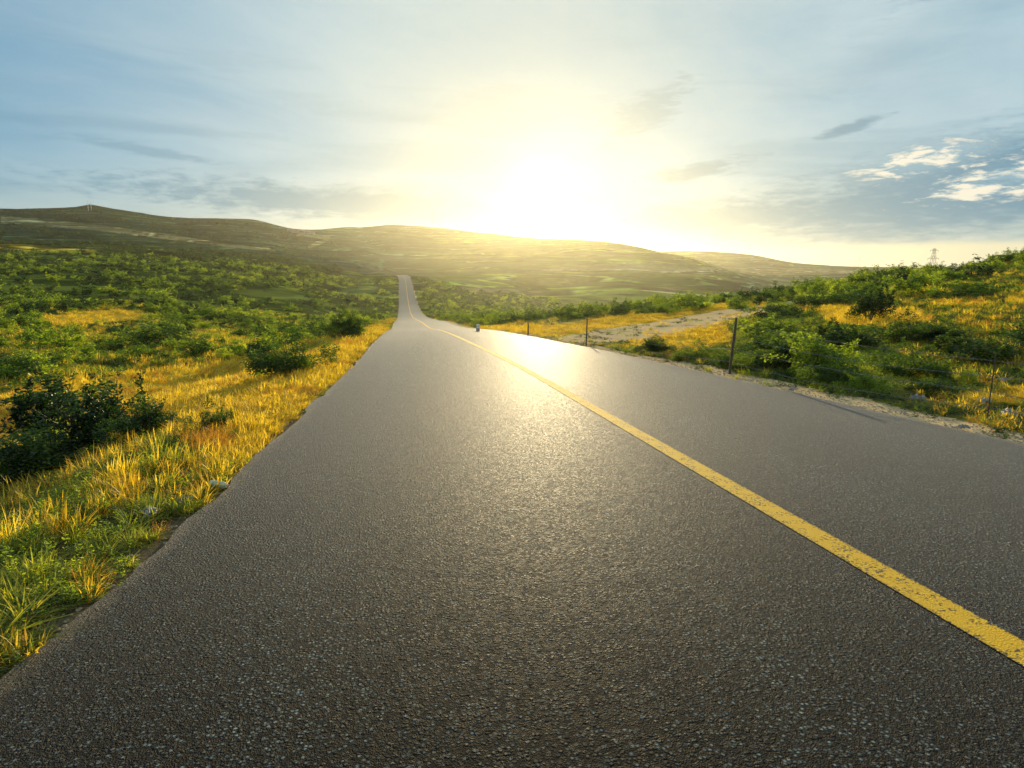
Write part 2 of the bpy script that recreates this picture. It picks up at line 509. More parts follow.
class MB:
    """collects tubes and boxes of quads/tris into one mesh"""
    def __init__(self):
        self.v, self.f = [], []

    def tube(self, pts, radii, n=6, cap=True):
        pts = [np.array(p, float) for p in pts]
        b = len(self.v)
        for i, p in enumerate(pts):
            t = pts[min(i + 1, len(pts) - 1)] - pts[max(i - 1, 0)]
            t = t / (np.linalg.norm(t) + 1e-9)
            a = np.cross(t, (0, 0, 1.0) if abs(t[2]) < 0.9 else (1.0, 0, 0))
            a /= np.linalg.norm(a)
            c = np.cross(t, a)
            for k in range(n):
                w = 2 * math.pi * k / n
                self.v.append(tuple(p + radii[i] * (a * math.cos(w) + c * math.sin(w))))
        for i in range(len(pts) - 1):
            for k in range(n):
                k2 = (k + 1) % n
                self.f.append((b + i * n + k, b + i * n + k2, b + (i + 1) * n + k2, b + (i + 1) * n + k))
        if cap:
            self.f.append(tuple(b + k for k in range(n))[::-1])
            self.f.append(tuple(b + (len(pts) - 1) * n + k for k in range(n)))

    def box(self, c, s):
        b = len(self.v)
        for dz in (-1, 1):
            for dx, dy in ((-1, -1), (1, -1), (1, 1), (-1, 1)):
                self.v.append((c[0] + dx * s[0] / 2, c[1] + dy * s[1] / 2, c[2] + dz * s[2] / 2))
        for q in ((3, 2, 1, 0), (4, 5, 6, 7), (0, 1, 5, 4), (1, 2, 6, 5), (2, 3, 7, 6), (3, 0, 4, 7)):
            self.f.append(tuple(b + i for i in q))

    def mesh(self, name, mat, smooth_=False):
        me = bpy.data.meshes.new(name)
        me.from_pydata(self.v, [], self.f)
        me.materials.append(mat)
        if smooth_:
            me.polygons.foreach_set('use_smooth', [True] * len(me.polygons))
        me.update()
        return me


# ------------------------------------------------------------------ materials
def new_mat(name):
    m = bpy.data.materials.new(name)
    m.use_nodes = True
    N = NB(m.node_tree)
    N.n.clear()
    out = N.new('ShaderNodeOutputMaterial')
    return m, N, out


def principled(N, out, col, rough=0.8, spec=0.3, bump=None, bstr=0.3, bdist=0.02, metal=0.0):
    b = N.new('ShaderNodeBsdfPrincipled')
    N.put(b.inputs['Base Color'], col)
    N.put(b.inputs['Roughness'], rough)
    N.put(b.inputs['Specular IOR Level'], spec)
    b.inputs['Metallic'].default_value = metal
    if bump is not None:
        bn = N.new('ShaderNodeBump')
        bn.inputs['Strength'].default_value = bstr
        bn.inputs['Distance'].default_value = bdist
        N.l.new(bump, bn.inputs['Height'])
        N.l.new(bn.outputs[0], b.inputs['Normal'])
    N.l.new(b.outputs[0], out.inputs[0])
    return b


def simple_mat(name, col, rough=0.7, spec=0.3, metal=0.0, nscale=20.0, amt=0.3):
    m, N, out = new_mat(name)
    geo = N.new('ShaderNodeNewGeometry')
    n = N.noise(geo.outputs['Position'], nscale, 4.0)
    c = N.mix(n, tuple(x * (1 - amt) for x in col) + (1,), tuple(min(1, x * (1 + amt)) for x in col) + (1,))
    principled(N, out, c, rough, spec, metal=metal, bump=n, bstr=0.2, bdist=0.005)
    return m


def leaf_mat(name, c_dark, c_mid, c_light, trans=0.5, tboost=1.3, gloss=0.05):
    m, N, out = new_mat(name)
    at = N.new('ShaderNodeAttribute', attribute_name='rnd')
    oi = N.new('ShaderNodeObjectInfo')
    f = N.m('ADD', N.m('MULTIPLY', at.outputs['Fac'], 0.52), N.m('MULTIPLY', oi.outputs['Random'], 0.48))
    cr = N.new('ShaderNodeValToRGB')
    e = cr.color_ramp.elements
    e[0].position, e[0].color = 0.1, c_dark + (1,)
    e[1].position, e[1].color = 0.9, c_light + (1,)
    k = e.new(0.5)
    k.color = c_mid + (1,)
    N.l.new(f, cr.inputs[0])
    d = N.new('ShaderNodeBsdfDiffuse')
    t = N.new('ShaderNodeBsdfTranslucent')
    g = N.new('ShaderNodeBsdfGlossy')
    g.inputs['Roughness'].default_value = 0.45
    N.l.new(cr.outputs[0], d.inputs[0])
    tc = N.mix(1.0, cr.outputs[0], (tboost, tboost, tboost * 0.55, 1), 'MULTIPLY')
    N.l.new(tc, t.inputs[0])
    g.inputs[0].default_value = (0.7, 0.7, 0.6, 1)
    mx = N.new('ShaderNodeMixShader')
    mx.inputs[0].default_value = trans
    N.l.new(d.outputs[0], mx.inputs[1])
    N.l.new(t.outputs[0], mx.inputs[2])
    m2 = N.new('ShaderNodeMixShader')
    m2.inputs[0].default_value = gloss
    N.l.new(mx.outputs[0], m2.inputs[1])
    N.l.new(g.outputs[0], m2.inputs[2])
    N.l.new(m2.outputs[0], out.inputs[0])
    return m


M_GREEN = leaf_mat('leaf_green', (0.012, 0.034, 0.007), (0.055, 0.105, 0.012), (0.16, 0.21, 0.018), trans=0.55, tboost=1.6)
M_DARK = leaf_mat('leaf_dark_green', (0.005, 0.018, 0.008), (0.018, 0.046, 0.012), (0.07, 0.115, 0.02), trans=0.5, tboost=1.5)
M_LIME = leaf_mat('leaf_lime', (0.06, 0.11, 0.010), (0.17, 0.24, 0.014), (0.34, 0.38, 0.03), trans=0.6, tboost=1.8)
M_DRY = leaf_mat('grass_dry', (0.24, 0.14, 0.012), (0.56, 0.38, 0.022), (0.76, 0.56, 0.06), trans=0.6, tboost=1.5)
M_ORANGE = leaf_mat('grass_orange', (0.13, 0.055, 0.012), (0.42, 0.20, 0.018), (0.66, 0.36, 0.03), trans=0.6, tboost=1.6)
M_GRASS = leaf_mat('grass_green', (0.03, 0.06, 0.008), (0.17, 0.19, 0.012), (0.48, 0.42, 0.03), trans=0.6, tboost=1.7)
M_STEM = simple_mat('woody_stem', (0.07, 0.05, 0.035), nscale=40)


def mat_ground():
    m, N, out = new_mat('ground_soil_and_turf')
    geo = N.new('ShaderNodeNewGeometry')
    P = geo.outputs['Position']
    a = N.new('ShaderNodeAttribute', attribute_name='alb')
    far = N.new('ShaderNodeAttribute', attribute_name='far').outputs['Fac']
    n1 = N.noise(P, 3.0, 8.0, 0.65)
    n2 = N.noise(P, 26.0, 5.0, 0.6)
    n3 = N.noise(P, 0.045, 8.0, 0.68)
    sp = N.new('ShaderNodeSeparateXYZ')
    N.l.new(P, sp.inputs[0])
    # terraces: narrow bands that follow the contour lines
    zc = N.m('ADD', N.m('MULTIPLY', sp.outputs[2], 0.19), N.m('MULTIPLY', N.noise(P, 0.006, 3.0), 6.0))
    band = N.noise(N.comb(0.0, 0.0, zc), 1.0, 3.0, 0.7)
    band2 = N.noise(N.comb(N.m('MULTIPLY', sp.outputs[0], 0.012), N.m('MULTIPLY', sp.outputs[1], 0.002), N.m('MULTIPLY', zc, 1.7)), 1.4, 4.0, 0.65)
    saw = N.m('FRACT', N.m('MULTIPLY', zc, 0.62))
    edge = N.m('MULTIPLY', N.sstep(saw, 0.78, 0.86), N.m('SUBTRACT', 1.0, N.sstep(saw, 0.90, 0.98)))
    b = N.m('ADD', N.m('MULTIPLY', N.sstep(band, 0.47, 0.55), 0.7), N.m('MULTIPLY', N.sstep(band2, 0.46, 0.58), 0.7))
    b = N.m('ADD', b, N.m('MULTIPLY', edge, N.m('MULTIPLY', N.sstep(n3, 0.38, 0.58), 3.2)))
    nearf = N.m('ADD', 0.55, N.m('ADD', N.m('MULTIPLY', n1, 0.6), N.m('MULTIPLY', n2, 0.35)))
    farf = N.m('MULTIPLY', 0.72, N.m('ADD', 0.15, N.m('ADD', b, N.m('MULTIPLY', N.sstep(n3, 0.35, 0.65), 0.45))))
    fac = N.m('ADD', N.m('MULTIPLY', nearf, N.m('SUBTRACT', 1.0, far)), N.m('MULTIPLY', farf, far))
    col = N.mix(1.0, a.outputs['Color'], N.comb(fac, fac, fac), 'MULTIPLY')
    # scattered scrub specks on far slopes
    vo = N.new('ShaderNodeTexVoronoi')
    vo.inputs['Scale'].default_value = 0.11
    N.l.new(P, vo.inputs['Vector'])
    sp2 = N.m('MULTIPLY', N.m('SUBTRACT', 1.0, N.sstep(vo.outputs['Distance'], 0.28, 0.5)), N.m('MULTIPLY', far, N.sstep(N.noise(P, 0.012, 4.0), 0.46, 0.58)))
    col = N.mix(N.m('MULTIPLY', sp2, 0.75), col, (0.03, 0.055, 0.018, 1))
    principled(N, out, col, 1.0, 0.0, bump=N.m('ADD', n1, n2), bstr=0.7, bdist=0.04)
    return m


def mat_asphalt():
    m, N, out = new_mat('asphalt')
    geo = N.new('ShaderNodeNewGeometry')
    P = geo.outputs['Position']
    sp = N.new('ShaderNodeSeparateXYZ')
    N.l.new(P, sp.inputs[0])
    vo = N.new('ShaderNodeTexVoronoi')
    vo.inputs['Scale'].default_value = 66.0
    vo.inputs['Randomness'].default_value = 1.0
    N.l.new(P, vo.inputs['Vector'])
    vo2 = N.new('ShaderNodeTexVoronoi')
    vo2.inputs['Scale'].default_value = 150.0
    N.l.new(P, vo2.inputs['Vector'])
    fine = N.noise(P, 240.0, 4.0, 0.7)
    mid = N.noise(P, 14.0, 5.0, 0.65)
    big = N.noise(N.comb(N.m('MULTIPLY', sp.outputs[0], 1.0), N.m('MULTIPLY', sp.outputs[1], 0.12), 0.0), 1.3, 5.0, 0.6)
    pick = N.new('ShaderNodeSeparateColor')
    N.l.new(vo.outputs['Color'], pick.inputs[0])
    stone = N.m('ADD', N.m('MULTIPLY', N.sstep(pick.outputs[0], 0.30, 0.75), 0.38), N.m('MULTIPLY', N.sstep(pick.outputs[0], 0.78, 0.95), 0.5))
    core = N.m('SUBTRACT', 1.0, N.sstep(vo.outputs['Distance'], 0.15, 0.62))
    lum = N.m('ADD', 0.007, N.m('ADD', N.m('MULTIPLY', N.m('MULTIPLY', stone, core), 0.36), N.m('MULTIPLY', fine, 0.018)))
    lum = N.m('MULTIPLY', lum, N.m('ADD', 0.30, N.m('ADD', N.m('MULTIPLY', mid, 0.3), N.m('MULTIPLY', big, 0.45))))
    # binder sunk between the stones, polished wheel paths, a few stains and hairline cracks
    lum = N.m('MULTIPLY', lum, N.m('ADD', 0.16, N.m('MULTIPLY', core, 0.9)))
    def path(x0, w):
        q = N.m('DIVIDE', N.m('SUBTRACT', N.m('ADD', sp.outputs[0], N.m('MULTIPLY', big, 0.3)), x0), w)
        return N.m('POWER', 2.71828, N.m('MULTIPLY', N.m('MULTIPLY', q, q), -1.0))
    paths = N.m('ADD', N.m('ADD', path(-0.35, 0.34), path(1.45, 0.34)), N.m('ADD', path(3.25, 0.34), path(4.95, 0.34)))
    lum = N.m('MULTIPLY', lum, N.m('ADD', 0.85, N.m('MULTIPLY', paths, 0.45)))
    stain = N.sstep(N.noise(P, 0.9, 4.0, 0.6), 0.60, 0.70)
    lum = N.m('MULTIPLY', lum, N.m('SUBTRACT', 1.0, N.m('MULTIPLY', stain, 0.45)))
    vc = N.new('ShaderNodeTexVoronoi', feature='DISTANCE_TO_EDGE')
    vc.inputs['Scale'].default_value = 0.42
    wv = N.new('ShaderNodeVectorMath', operation='ADD')
    N.l.new(P, wv.inputs[0])
    jn = N.m('MULTIPLY', N.noise(P, 2.2, 6.0, 0.65), 0.8)
    N.l.new(N.comb(jn, N.m('MULTIPLY', jn, -0.7), 0.0), wv.inputs[1])
    N.l.new(wv.outputs[0], vc.inputs['Vector'])
    crack = N.m('MULTIPLY', N.m('SUBTRACT', 1.0, N.sstep(vc.outputs['Distance'], 0.0015, 0.0055)), N.sstep(N.noise(P, 0.35, 3.0), 0.52, 0.60))
    lum = N.m('MULTIPLY', lum, N.m('SUBTRACT', 1.0, N.m('MULTIPLY', crack, 0.8)))
    col = N.mix(1.0, (0.66, 0.93, 1.0, 1), N.comb(lum, lum, lum), 'MULTIPLY')
    # one old joint across the lane, sealed and cracked
    jl = N.m('ABSOLUTE', N.m('SUBTRACT', N.m('ADD', sp.outputs[1], N.m('MULTIPLY', N.noise(P, 2.5, 4.0), 0.12)), N.m('ADD', 8.35, N.m('MULTIPLY', sp.outputs[0], 0.05))))
    joint = N.m('MULTIPLY', N.m('SUBTRACT', 1.0, N.sstep(jl, 0.008, 0.03)), N.m('SUBTRACT', 1.0, N.sstep(sp.outputs[0], 1.1, 1.8)))
    col = N.mix(N.m('MULTIPLY', joint, 0.75), col, (0.008, 0.008, 0.008, 1))
    # dust near the edges
    off = N.new('ShaderNodeAttribute', attribute_name='edge').outputs['Fac']
    dust = N.m('MULTIPLY', N.sstep(N.m('ADD', off, N.m('MULTIPLY', N.m('SUBTRACT', mid, 0.5), 0.12)), 0.93, 1.01), 0.5)
    col = N.mix(dust, col, (0.20, 0.155, 0.10, 1))
    core2 = N.m('SUBTRACT', 1.0, N.sstep(vo2.outputs['Distance'], 0.1, 0.6))
    h = N.m('ADD', N.m('MULTIPLY', core, N.m('POWER', pick.outputs[1], 1.6)), N.m('ADD', N.m('MULTIPLY', core2, 0.35), N.m('MULTIPLY', fine, 0.4)))
    rough = N.m('ADD', 0.46, N.m('MULTIPLY', pick.outputs[2], 0.24))
    bn = N.new('ShaderNodeBump')
    bn.inputs['Strength'].default_value = 1.0
    bn.inputs['Distance'].default_value = 0.016
    N.l.new(h, bn.inputs['Height'])
    df = N.new('ShaderNodeBsdfDiffuse')
    N.l.new(col, df.inputs[0])
    N.l.new(bn.outputs[0], df.inputs['Normal'])
    gl = N.new('ShaderNodeBsdfGlossy')
    N.l.new(rough, gl.inputs['Roughness'])
    gl.inputs[0].default_value = (0.95, 0.96, 0.95, 1)
    N.l.new(bn.outputs[0], gl.inputs['Normal'])
    lw = N.new('ShaderNodeLayerWeight')
    lw.inputs['Blend'].default_value = 0.5
    fr = N.m('ADD', 0.008, N.m('MULTIPLY', N.m('POWER', lw.outputs['Facing'], 4.0), 0.22))
    ms = N.new('ShaderNodeMixShader')
    N.l.new(fr, ms.inputs[0])
    N.l.new(df.outputs[0], ms.inputs[1])
    N.l.new(gl.outputs[0], ms.inputs[2])
    N.l.new(ms.outputs[0], out.inputs[0])
    return m


def mat_line():
    m, N, out = new_mat('yellow_road_paint')
    geo = N.new('ShaderNodeNewGeometry')
    P = geo.outputs['Position']
    fine = N.noise(P, 90.0, 5.0, 0.7)
    mid = N.noise(P, 9.0, 5.0, 0.6)
    vo = N.new('ShaderNodeTexVoronoi')
    vo.inputs['Scale'].default_value = 105.0
    N.l.new(P, vo.inputs['Vector'])
    core = N.m('SUBTRACT', 1.0, N.sstep(vo.outputs['Distance'], 0.15, 0.62))
    pit = N.m('MULTIPLY', N.sstep(N.noise(P, 60.0, 5.0, 0.7), 0.50, 0.57), N.sstep(mid, 0.42, 0.56))
    e = N.new('ShaderNodeAttribute', attribute_name='edge').outputs['Fac']
    rag = N.sstep(N.m('ADD', e, N.m('MULTIPLY', N.m('SUBTRACT', fine, 0.5), 1.3)), 0.90, 1.02)
    wear = N.m('MAXIMUM', pit, rag)
    c = N.mix(mid, (0.55, 0.31, 0.010, 1), (0.84, 0.52, 0.025, 1))
    c = N.mix(N.m('MULTIPLY', N.sstep(core, 0.9, 0.1), 0.15), c, (0.35, 0.22, 0.03, 1))
    c = N.mix(wear, c, (0.045, 0.043, 0.036, 1))
    principled(N, out, c, 0.8, 0.15, bump=N.m('ADD', core, fine), bstr=0.45, bdist=0.004)
    return m


M_GROUND, M_ASPH, M_LINE = mat_ground(), mat_asphalt(), mat_line()


# ------------------------------------------------------------------ terrain mesh
def build_terrain():
    az = np.concatenate([np.linspace(-180, -50, 60)[:-1], np.linspace(-50, 66, 1000), np.linspace(66, 180, 55)[1:]])
    dl = np.concatenate([np.linspace(math.log(0.9), math.log(60), 330)[:-1], np.linspace(math.log(60), math.log(4400), 420)])
    A, D = np.meshgrid(np.radians(az), np.exp(dl), indexing='ij')
    X, Y = D * np.sin(A), D * np.cos(A)
    u, v, d, z, c = cover(X, Y)
    na, nd = X.shape
    V = np.stack([X, Y, z], -1).reshape(-1, 3)
    idx = np.arange(na * nd).reshape(na, nd)
    F = np.stack([idx[:-1, :-1], idx[:-1, 1:], idx[1:, 1:], idx[1:, :-1]], -1).reshape(-1, 4)
    # the plug under the camera
    # albedo by land cover, plus a painted golden glare on the middle far hills
    g = vnoise(X, Y, 6.0, 41)[..., None]
    green = np.array([0.055, 0.075, 0.018]) * (1 - g) + np.array([0.16, 0.15, 0.035]) * g
    g2 = smooth((vnoise(X, Y, 90.0, 43, 4) - 0.35) / 0.3)[..., None]
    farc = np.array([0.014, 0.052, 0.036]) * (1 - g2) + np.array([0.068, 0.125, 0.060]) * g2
    glare_tint = smooth((u - 390) / 60)[..., None] * smooth((760 - u) / 60)[..., None]
    farc = farc * (1 - glare_tint) + farc * np.array([2.0, 1.45, 0.5]) * glare_tint  # sun's golden veil painted into the field colour of the middle hills
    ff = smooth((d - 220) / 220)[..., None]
    nr = smooth((d - 5) / 14)[..., None]
    green = green * nr + np.array([0.060, 0.048, 0.026]) * (1 - nr)
    mid = smooth((d - 25) / 40)[..., None] * (u < 430)[..., None]
    green = green * (1 - 0.6 * mid) + np.array([0.07, 0.115, 0.018]) * 0.6 * mid
    lowl = (smooth((d - 90) / 60) * smooth((620 - d) / 120))[..., None] * (u < 430)[..., None]
    pt = smooth((vnoise(X, Y, 16.0, 45, 3) - 0.42) / 0.2)[..., None]
    lowc = np.array([0.022, 0.042, 0.010]) * (1 - pt) + np.array([0.13, 0.16, 0.03]) * pt
    green = green * (1 - 0.8 * lowl) + lowc * 0.8 * lowl
    farc = farc * (1 - 0.35 * smooth((330 - u) / 120)[..., None])
    farc = farc * (1 - lowl) + lowc * 0.9 * lowl
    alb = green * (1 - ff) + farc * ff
    yel = np.array([0.46, 0.32, 0.035])
    dirt = np.array([0.62, 0.45, 0.24])
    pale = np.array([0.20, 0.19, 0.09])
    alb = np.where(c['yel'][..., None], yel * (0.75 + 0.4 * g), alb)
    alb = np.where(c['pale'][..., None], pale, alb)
    alb = np.where(c['dirt'][..., None], dirt * (0.85 + 0.3 * g), alb)
    off = road_off(X, Y)
    on = (Y > -60) & (Y < 500)
    wr = 0.65 + 0.5 * vnoise(X, Y, 1.2, 51) + 0.004 * np.abs(Y)
    wr = np.where(Y > 110, 0.25, wr)
    rr = on & (off > 0) & (off < HALF + wr)
    alb = np.where(rr[..., None], dirt * 0.95, alb)
    ll = on & (off < 0) & (-off < HALF + 0.04 + 0.22 * vnoise(X, Y, 0.8, 52))
    alb = np.where(ll[..., None], np.array([0.11, 0.085, 0.055]), alb)
    alb4 = np.concatenate([alb, np.ones(alb.shape[:2] + (1,))], -1)
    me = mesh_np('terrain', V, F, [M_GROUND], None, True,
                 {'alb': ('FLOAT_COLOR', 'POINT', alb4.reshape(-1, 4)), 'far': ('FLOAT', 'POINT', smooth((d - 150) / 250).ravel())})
    o = link('terrain', me)
    tag(o, kind='structure')
    # ground right under the photographer
    n = 40
    vs = [(0, 0, CAMH - 1.6)] + [(0.95 * math.cos(2 * math.pi * i / n), 0.95 * math.sin(2 * math.pi * i / n), CAMH - 1.62) for i in range(n)]
    me = bpy.data.meshes.new('ground_patch')
    me.from_pydata(vs, [], [(0, i + 1, (i + 1) % n + 1) for i in range(n)])
    me.materials.append(M_GROUND)
    tag(link('ground', me), kind='structure')


def strip(name, mat, offs, lift, y0=-58, y1=540, wob=None, skirt=None):
    ys = np.concatenate([np.arange(y0, 0, 2.0), np.arange(0, 40, 0.1), np.arange(40, 120, 1.0), np.arange(120, y1, 2.5)])
    xr, zr = road_x(ys), road_z(ys)
    sl = (road_x(ys + 1) - road_x(ys - 1)) / 2
    nx, ny = 1 / np.sqrt(1 + sl ** 2), -sl / np.sqrt(1 + sl ** 2)
    V, E = [], []
    cols = list(offs)
    for j, o in enumerate(cols):
        oo = np.full_like(ys, o)
        if wob and j in (0, len(cols) - 1):
            oo = oo + (vnoise(ys, ys * 0 + j * 7, 0.6, 60, 4) - 0.5) * wob
        V.append(np.stack([xr + nx * oo, ys + ny * oo, zr + CAMH + lift + 0 * ys], -1))
        E.append(np.full_like(ys, abs(j / (len(cols) - 1) * 2 - 1)))
    if skirt:
        for side in (0, -1):
            q = V[side].copy() if side == 0 else V[len(cols) - 1].copy()
            q[:, 2] -= skirt + 0.001 * np.abs(ys)
            q[:, 0] += nx * (-0.05 if side == 0 else 0.05)
            if side == 0:
                V.insert(0, q)
                E.insert(0, np.ones_like(ys))
                cols.insert(0, None)
            else:
                V.append(q)
                E.append(np.ones_like(ys))
                cols.append(None)
    k, n = len(V), len(ys)
    idx = np.arange(k * n).reshape(k, n)
    F = np.stack([idx[:-1, :-1], idx[1:, :-1], idx[1:, 1:], idx[:-1, 1:]], -1).reshape(-1, 4)
    me = mesh_np(name, np.concatenate(V), F, [mat], None, False, {'edge': ('FLOAT', 'POINT', np.concatenate(E))})
    return tag(link(name, me), kind='structure')


build_terrain()
strip('road', M_ASPH, [-HALF, -3.2, -2, -1, 0, 1, 2, 3.2, HALF], 0.0, wob=0.15, skirt=0.16)
strip('road_marking', M_LINE, [0.18 - 0.085, 0.18 - 0.04, 0.18, 0.18 + 0.04, 0.18 + 0.085], 0.004)

# ------------------------------------------------------------------ haze
def build_haze():
    mb = MB()
    mb.box((0, 1100, 47), (6600, 7200, 156))
    m, N, out = new_mat('haze_air')
    v = N.new('ShaderNodeVolumePrincipled')
    v.inputs['Color'].default_value = (0.95, 0.92, 0.72, 1)
    v.inputs['Density'].default_value = 0.000072
    v.inputs['Anisotropy'].default_value = 0.76
    N.l.new(v.outputs[0], out.inputs['Volume'])
    o = link('haze', mb.mesh('haze', m))
    tag(o, kind='stuff', label='pale sunlit haze filling the valley air')


build_haze()

# ------------------------------------------------------------------ leaf and blade geometry
def frames(n, r, tilt=1.0):
    """random leaf axes and normals"""
    d = r.normal(size=(n, 3))
    d[:, 2] = d[:, 2] * 0.7 + 0.25
    d /= np.linalg.norm(d, axis=1)[:, None]
    q = r.normal(size=(n, 3))
    w = np.cross(d, q)
    w /= np.linalg.norm(w, axis=1)[:, None] + 1e-9
    return d, w


def leaf_quads(C, d, w, L, W):
    n = len(C)
    L, W = np.broadcast_to(L, n)[:, None], np.broadcast_to(W, n)[:, None]
    nn = np.cross(d, w)
    a = C
    b = C + d * L * 0.5 + w * W * 0.5 + nn * W * 0.12
    c = C + d * L
    e = C + d * L * 0.5 - w * W * 0.5 + nn * W * 0.12
    V = np.stack([a, b, c, e], 1).reshape(-1, 3)
    F = np.arange(n * 4).reshape(n, 4)
    return V, F


def stems_geo(r, n, h, rad0):
    mb = MB()
    tips = []
    for i in range(n):
        an = r.uniform(0, 2 * math.pi)
        lean = r.uniform(0.1, 0.42)
        p = [np.array([0.03 * math.cos(an), 0.03 * math.sin(an), -0.06])]
        for k in range(4):
            t = (k + 1) / 4
            p.append(np.array([lean * t * math.cos(an + 0.4 * t), lean * t * math.sin(an + 0.4 * t), h * t * r.uniform(0.85, 1.0)]))
        mb.tube(p, [rad0, rad0 * 0.8, rad0 * 0.6, rad0 * 0.4, rad0 * 0.2], 5, False)
        tips.append(p)
    return mb, tips


def bush_foliage(seed, nleaf, leaf, mats, nblob=26, flat=1.0, spiky=0.2, mixw=(0.75, 0.25)):
    """leaves gathered in many clumps of uneven size inside an irregular dome of width 1 and height 1"""
    r = np.random.default_rng(seed)
    an = r.uniform(0, 2 * math.pi, nblob)
    rr = np.sqrt(r.uniform(0, 1, nblob)) * 0.40
    lob = 1 + 0.35 * np.sin(an * 2 + seed) + 0.2 * np.sin(an * 3 + seed * 2.1)
    top = np.sqrt(np.clip(1 - (rr / 0.5) ** 2, 0.05, 1)) * (0.62 + 0.25 * r.uniform(-1, 1, nblob))
    bz = r.uniform(0.12, 1, nblob) ** 0.7 * top
    B = np.stack([rr * lob * np.cos(an), rr * lob * np.sin(an), bz], 1)
    bs = r.uniform(0.07, 0.17, nblob)
    wgt = bs ** 2 / (bs ** 2).sum()
    k = r.choice(nblob, nleaf, p=wgt)
    off = r.normal(size=(nleaf, 3))
    off /= np.linalg.norm(off, axis=1)[:, None]
    off *= (r.uniform(0.25, 1.0, nleaf) ** 0.5)[:, None]
    off[:, 2] *= 0.85
    C = B[k] + off * bs[k][:, None]
    # a few shoots that break the outline
    ns = int(nleaf * spiky)
    sh = r.integers(0, nblob, 22)
    q = r.integers(0, 22, ns)
    dirs = r.normal(size=(22, 3)) * 0.45
    dirs[:, 2] = np.abs(dirs[:, 2]) + 0.8
    dirs /= np.linalg.norm(dirs, axis=1)[:, None]
    tt = r.uniform(0, 1, ns)
    C[:ns] = B[sh[q]] + dirs[q] * (tt * r.uniform(0.2, 0.42, 22)[q])[:, None] + r.normal(size=(ns, 3)) * 0.014
    C[:, 2] = np.maximum(C[:, 2], 0.0)
    d, w = frames(nleaf, r)
    L = leaf * r.uniform(0.6, 1.35, nleaf)
    V, F = leaf_quads(C, d, w, L, L * r.uniform(0.45, 0.7, nleaf))
    mi = (r.uniform(0, 1, nblob) > mixw[0])[k].astype(int)
    rnd = np.clip(r.uniform(0, 1, nblob)[k] * 0.5 + r.uniform(0, 0.5, nleaf), 0, 1)
    return V, F, mi, rnd


def bush_mesh(name, seed, nleaf, leaf, mats, **kw):
    V, F, mi, rnd = bush_foliage(seed, nleaf, leaf, mats, **kw)
    return mesh_np(name, V, F, mats, mi, False, {'rnd': ('FLOAT', 'FACE', rnd)})


def blades(r, n, hmin, hmax, spread, lean, width, seg=4, seed_head=0.0, curl=1.0):
    an = r.uniform(0, 2 * math.pi, n)
    rr = spread * np.sqrt(r.uniform(0, 1, n))
    base = np.stack([rr * np.cos(an), rr * np.sin(an), np.full(n, -0.02)], 1)
    dirn = an + r.normal(0, 0.8, n)
    ln = np.abs(r.normal(lean, lean * 0.6, n))
    h = r.uniform(hmin, hmax, n)
    wv = r.uniform(0.6, 1.3, n) * width
    side = np.stack([-np.sin(dirn + r.normal(0, 0.7, n)), np.cos(dirn), np.zeros(n)], 1)
    hd = np.stack([np.cos(dirn), np.sin(dirn), np.zeros(n)], 1)
    V = []
    for k in range(seg + 1):
        t = k / seg
        if seed_head > 0:
            prof = [0.35, 0.3, 0.3, 0.45 + seed_head, 0.25 + seed_head * 0.6, 0.1][min(k, 5)]
        else:
            prof = (0.55 + 0.6 * t) * (1 - t) ** 0.6 + 0.04
        bend = ln * t ** 2 * curl
        c = base + hd * (h * bend)[:, None] + np.array([0, 0, 1.0]) * (h * (t - 0.35 * bend * t))[:, None]
        V.append(c + side * (wv * prof / 2)[:, None])
        V.append(c - side * (wv * prof / 2)[:, None])
    V = np.stack(V, 1)
    m = 2 * (seg + 1)
    idx = np.arange(n * m).reshape(n, m)
    F = np.concatenate([np.stack([idx[:, 2 * k], idx[:, 2 * k + 1], idx[:, 2 * k + 3], idx[:, 2 * k + 2]], 1) for k in range(seg)])
    rnd = np.tile(r.uniform(0, 1, n), seg)
    return V.reshape(-1, 3), F, rnd


def join_geo(name, parts, mats):
    V, F, M, Rn, b = [], [], [], [], 0
    for v, f, rn, mi in parts:
        V.append(v)
        F.append(f + b)
        M.append(np.full(len(f), mi))
        Rn.append(rn)
        b += len(v)
    return mesh_np(name, np.concatenate(V), np.concatenate(F), mats, np.concatenate(M), False, {'rnd': ('FLOAT', 'FACE', np.concatenate(Rn))})


def tuft(name, seed, parts_spec, mats):
    r = np.random.default_rng(seed)
    parts = []
    for mi, kw in parts_spec:
        kind = kw.get('kind', 'blade')
        kw = {k: v for k, v in kw.items() if k != 'kind'}
        if kind == 'blade':
            v, f, rn = blades(r, **kw)
        else:
            n, h, sp, lf = kw['n'], kw['h'], kw['spread'], kw['leaf']
            k = r.integers(0, max(3, n // 14), n)
            sb = r.normal(0, sp * 0.5, (n, 2))[k]
            top = r.uniform(0.5, 1, n)[k] * h
            t = r.uniform(0.1, 1, n)
            leanv = r.normal(0, 0.22, (n, 2))[k]
            C = np.stack([sb[:, 0] + leanv[:, 0] * t * top, sb[:, 1] + leanv[:, 1] * t * top, t * top], 1)
            d, w = frames(n, r)
            d[:, 2] = np.abs(d[:, 2]) * 0.6
            d /= np.linalg.norm(d, axis=1)[:, None]
            L = lf * r.uniform(0.5, 1.3, n) * (1.25 - 0.6 * t)
            v, f = leaf_quads(C, d, w, L, L * 0.45)
            rn = r.uniform(0, 1, n)
        parts.append((v, f, rn, mi))
    return join_geo(name, parts, mats)


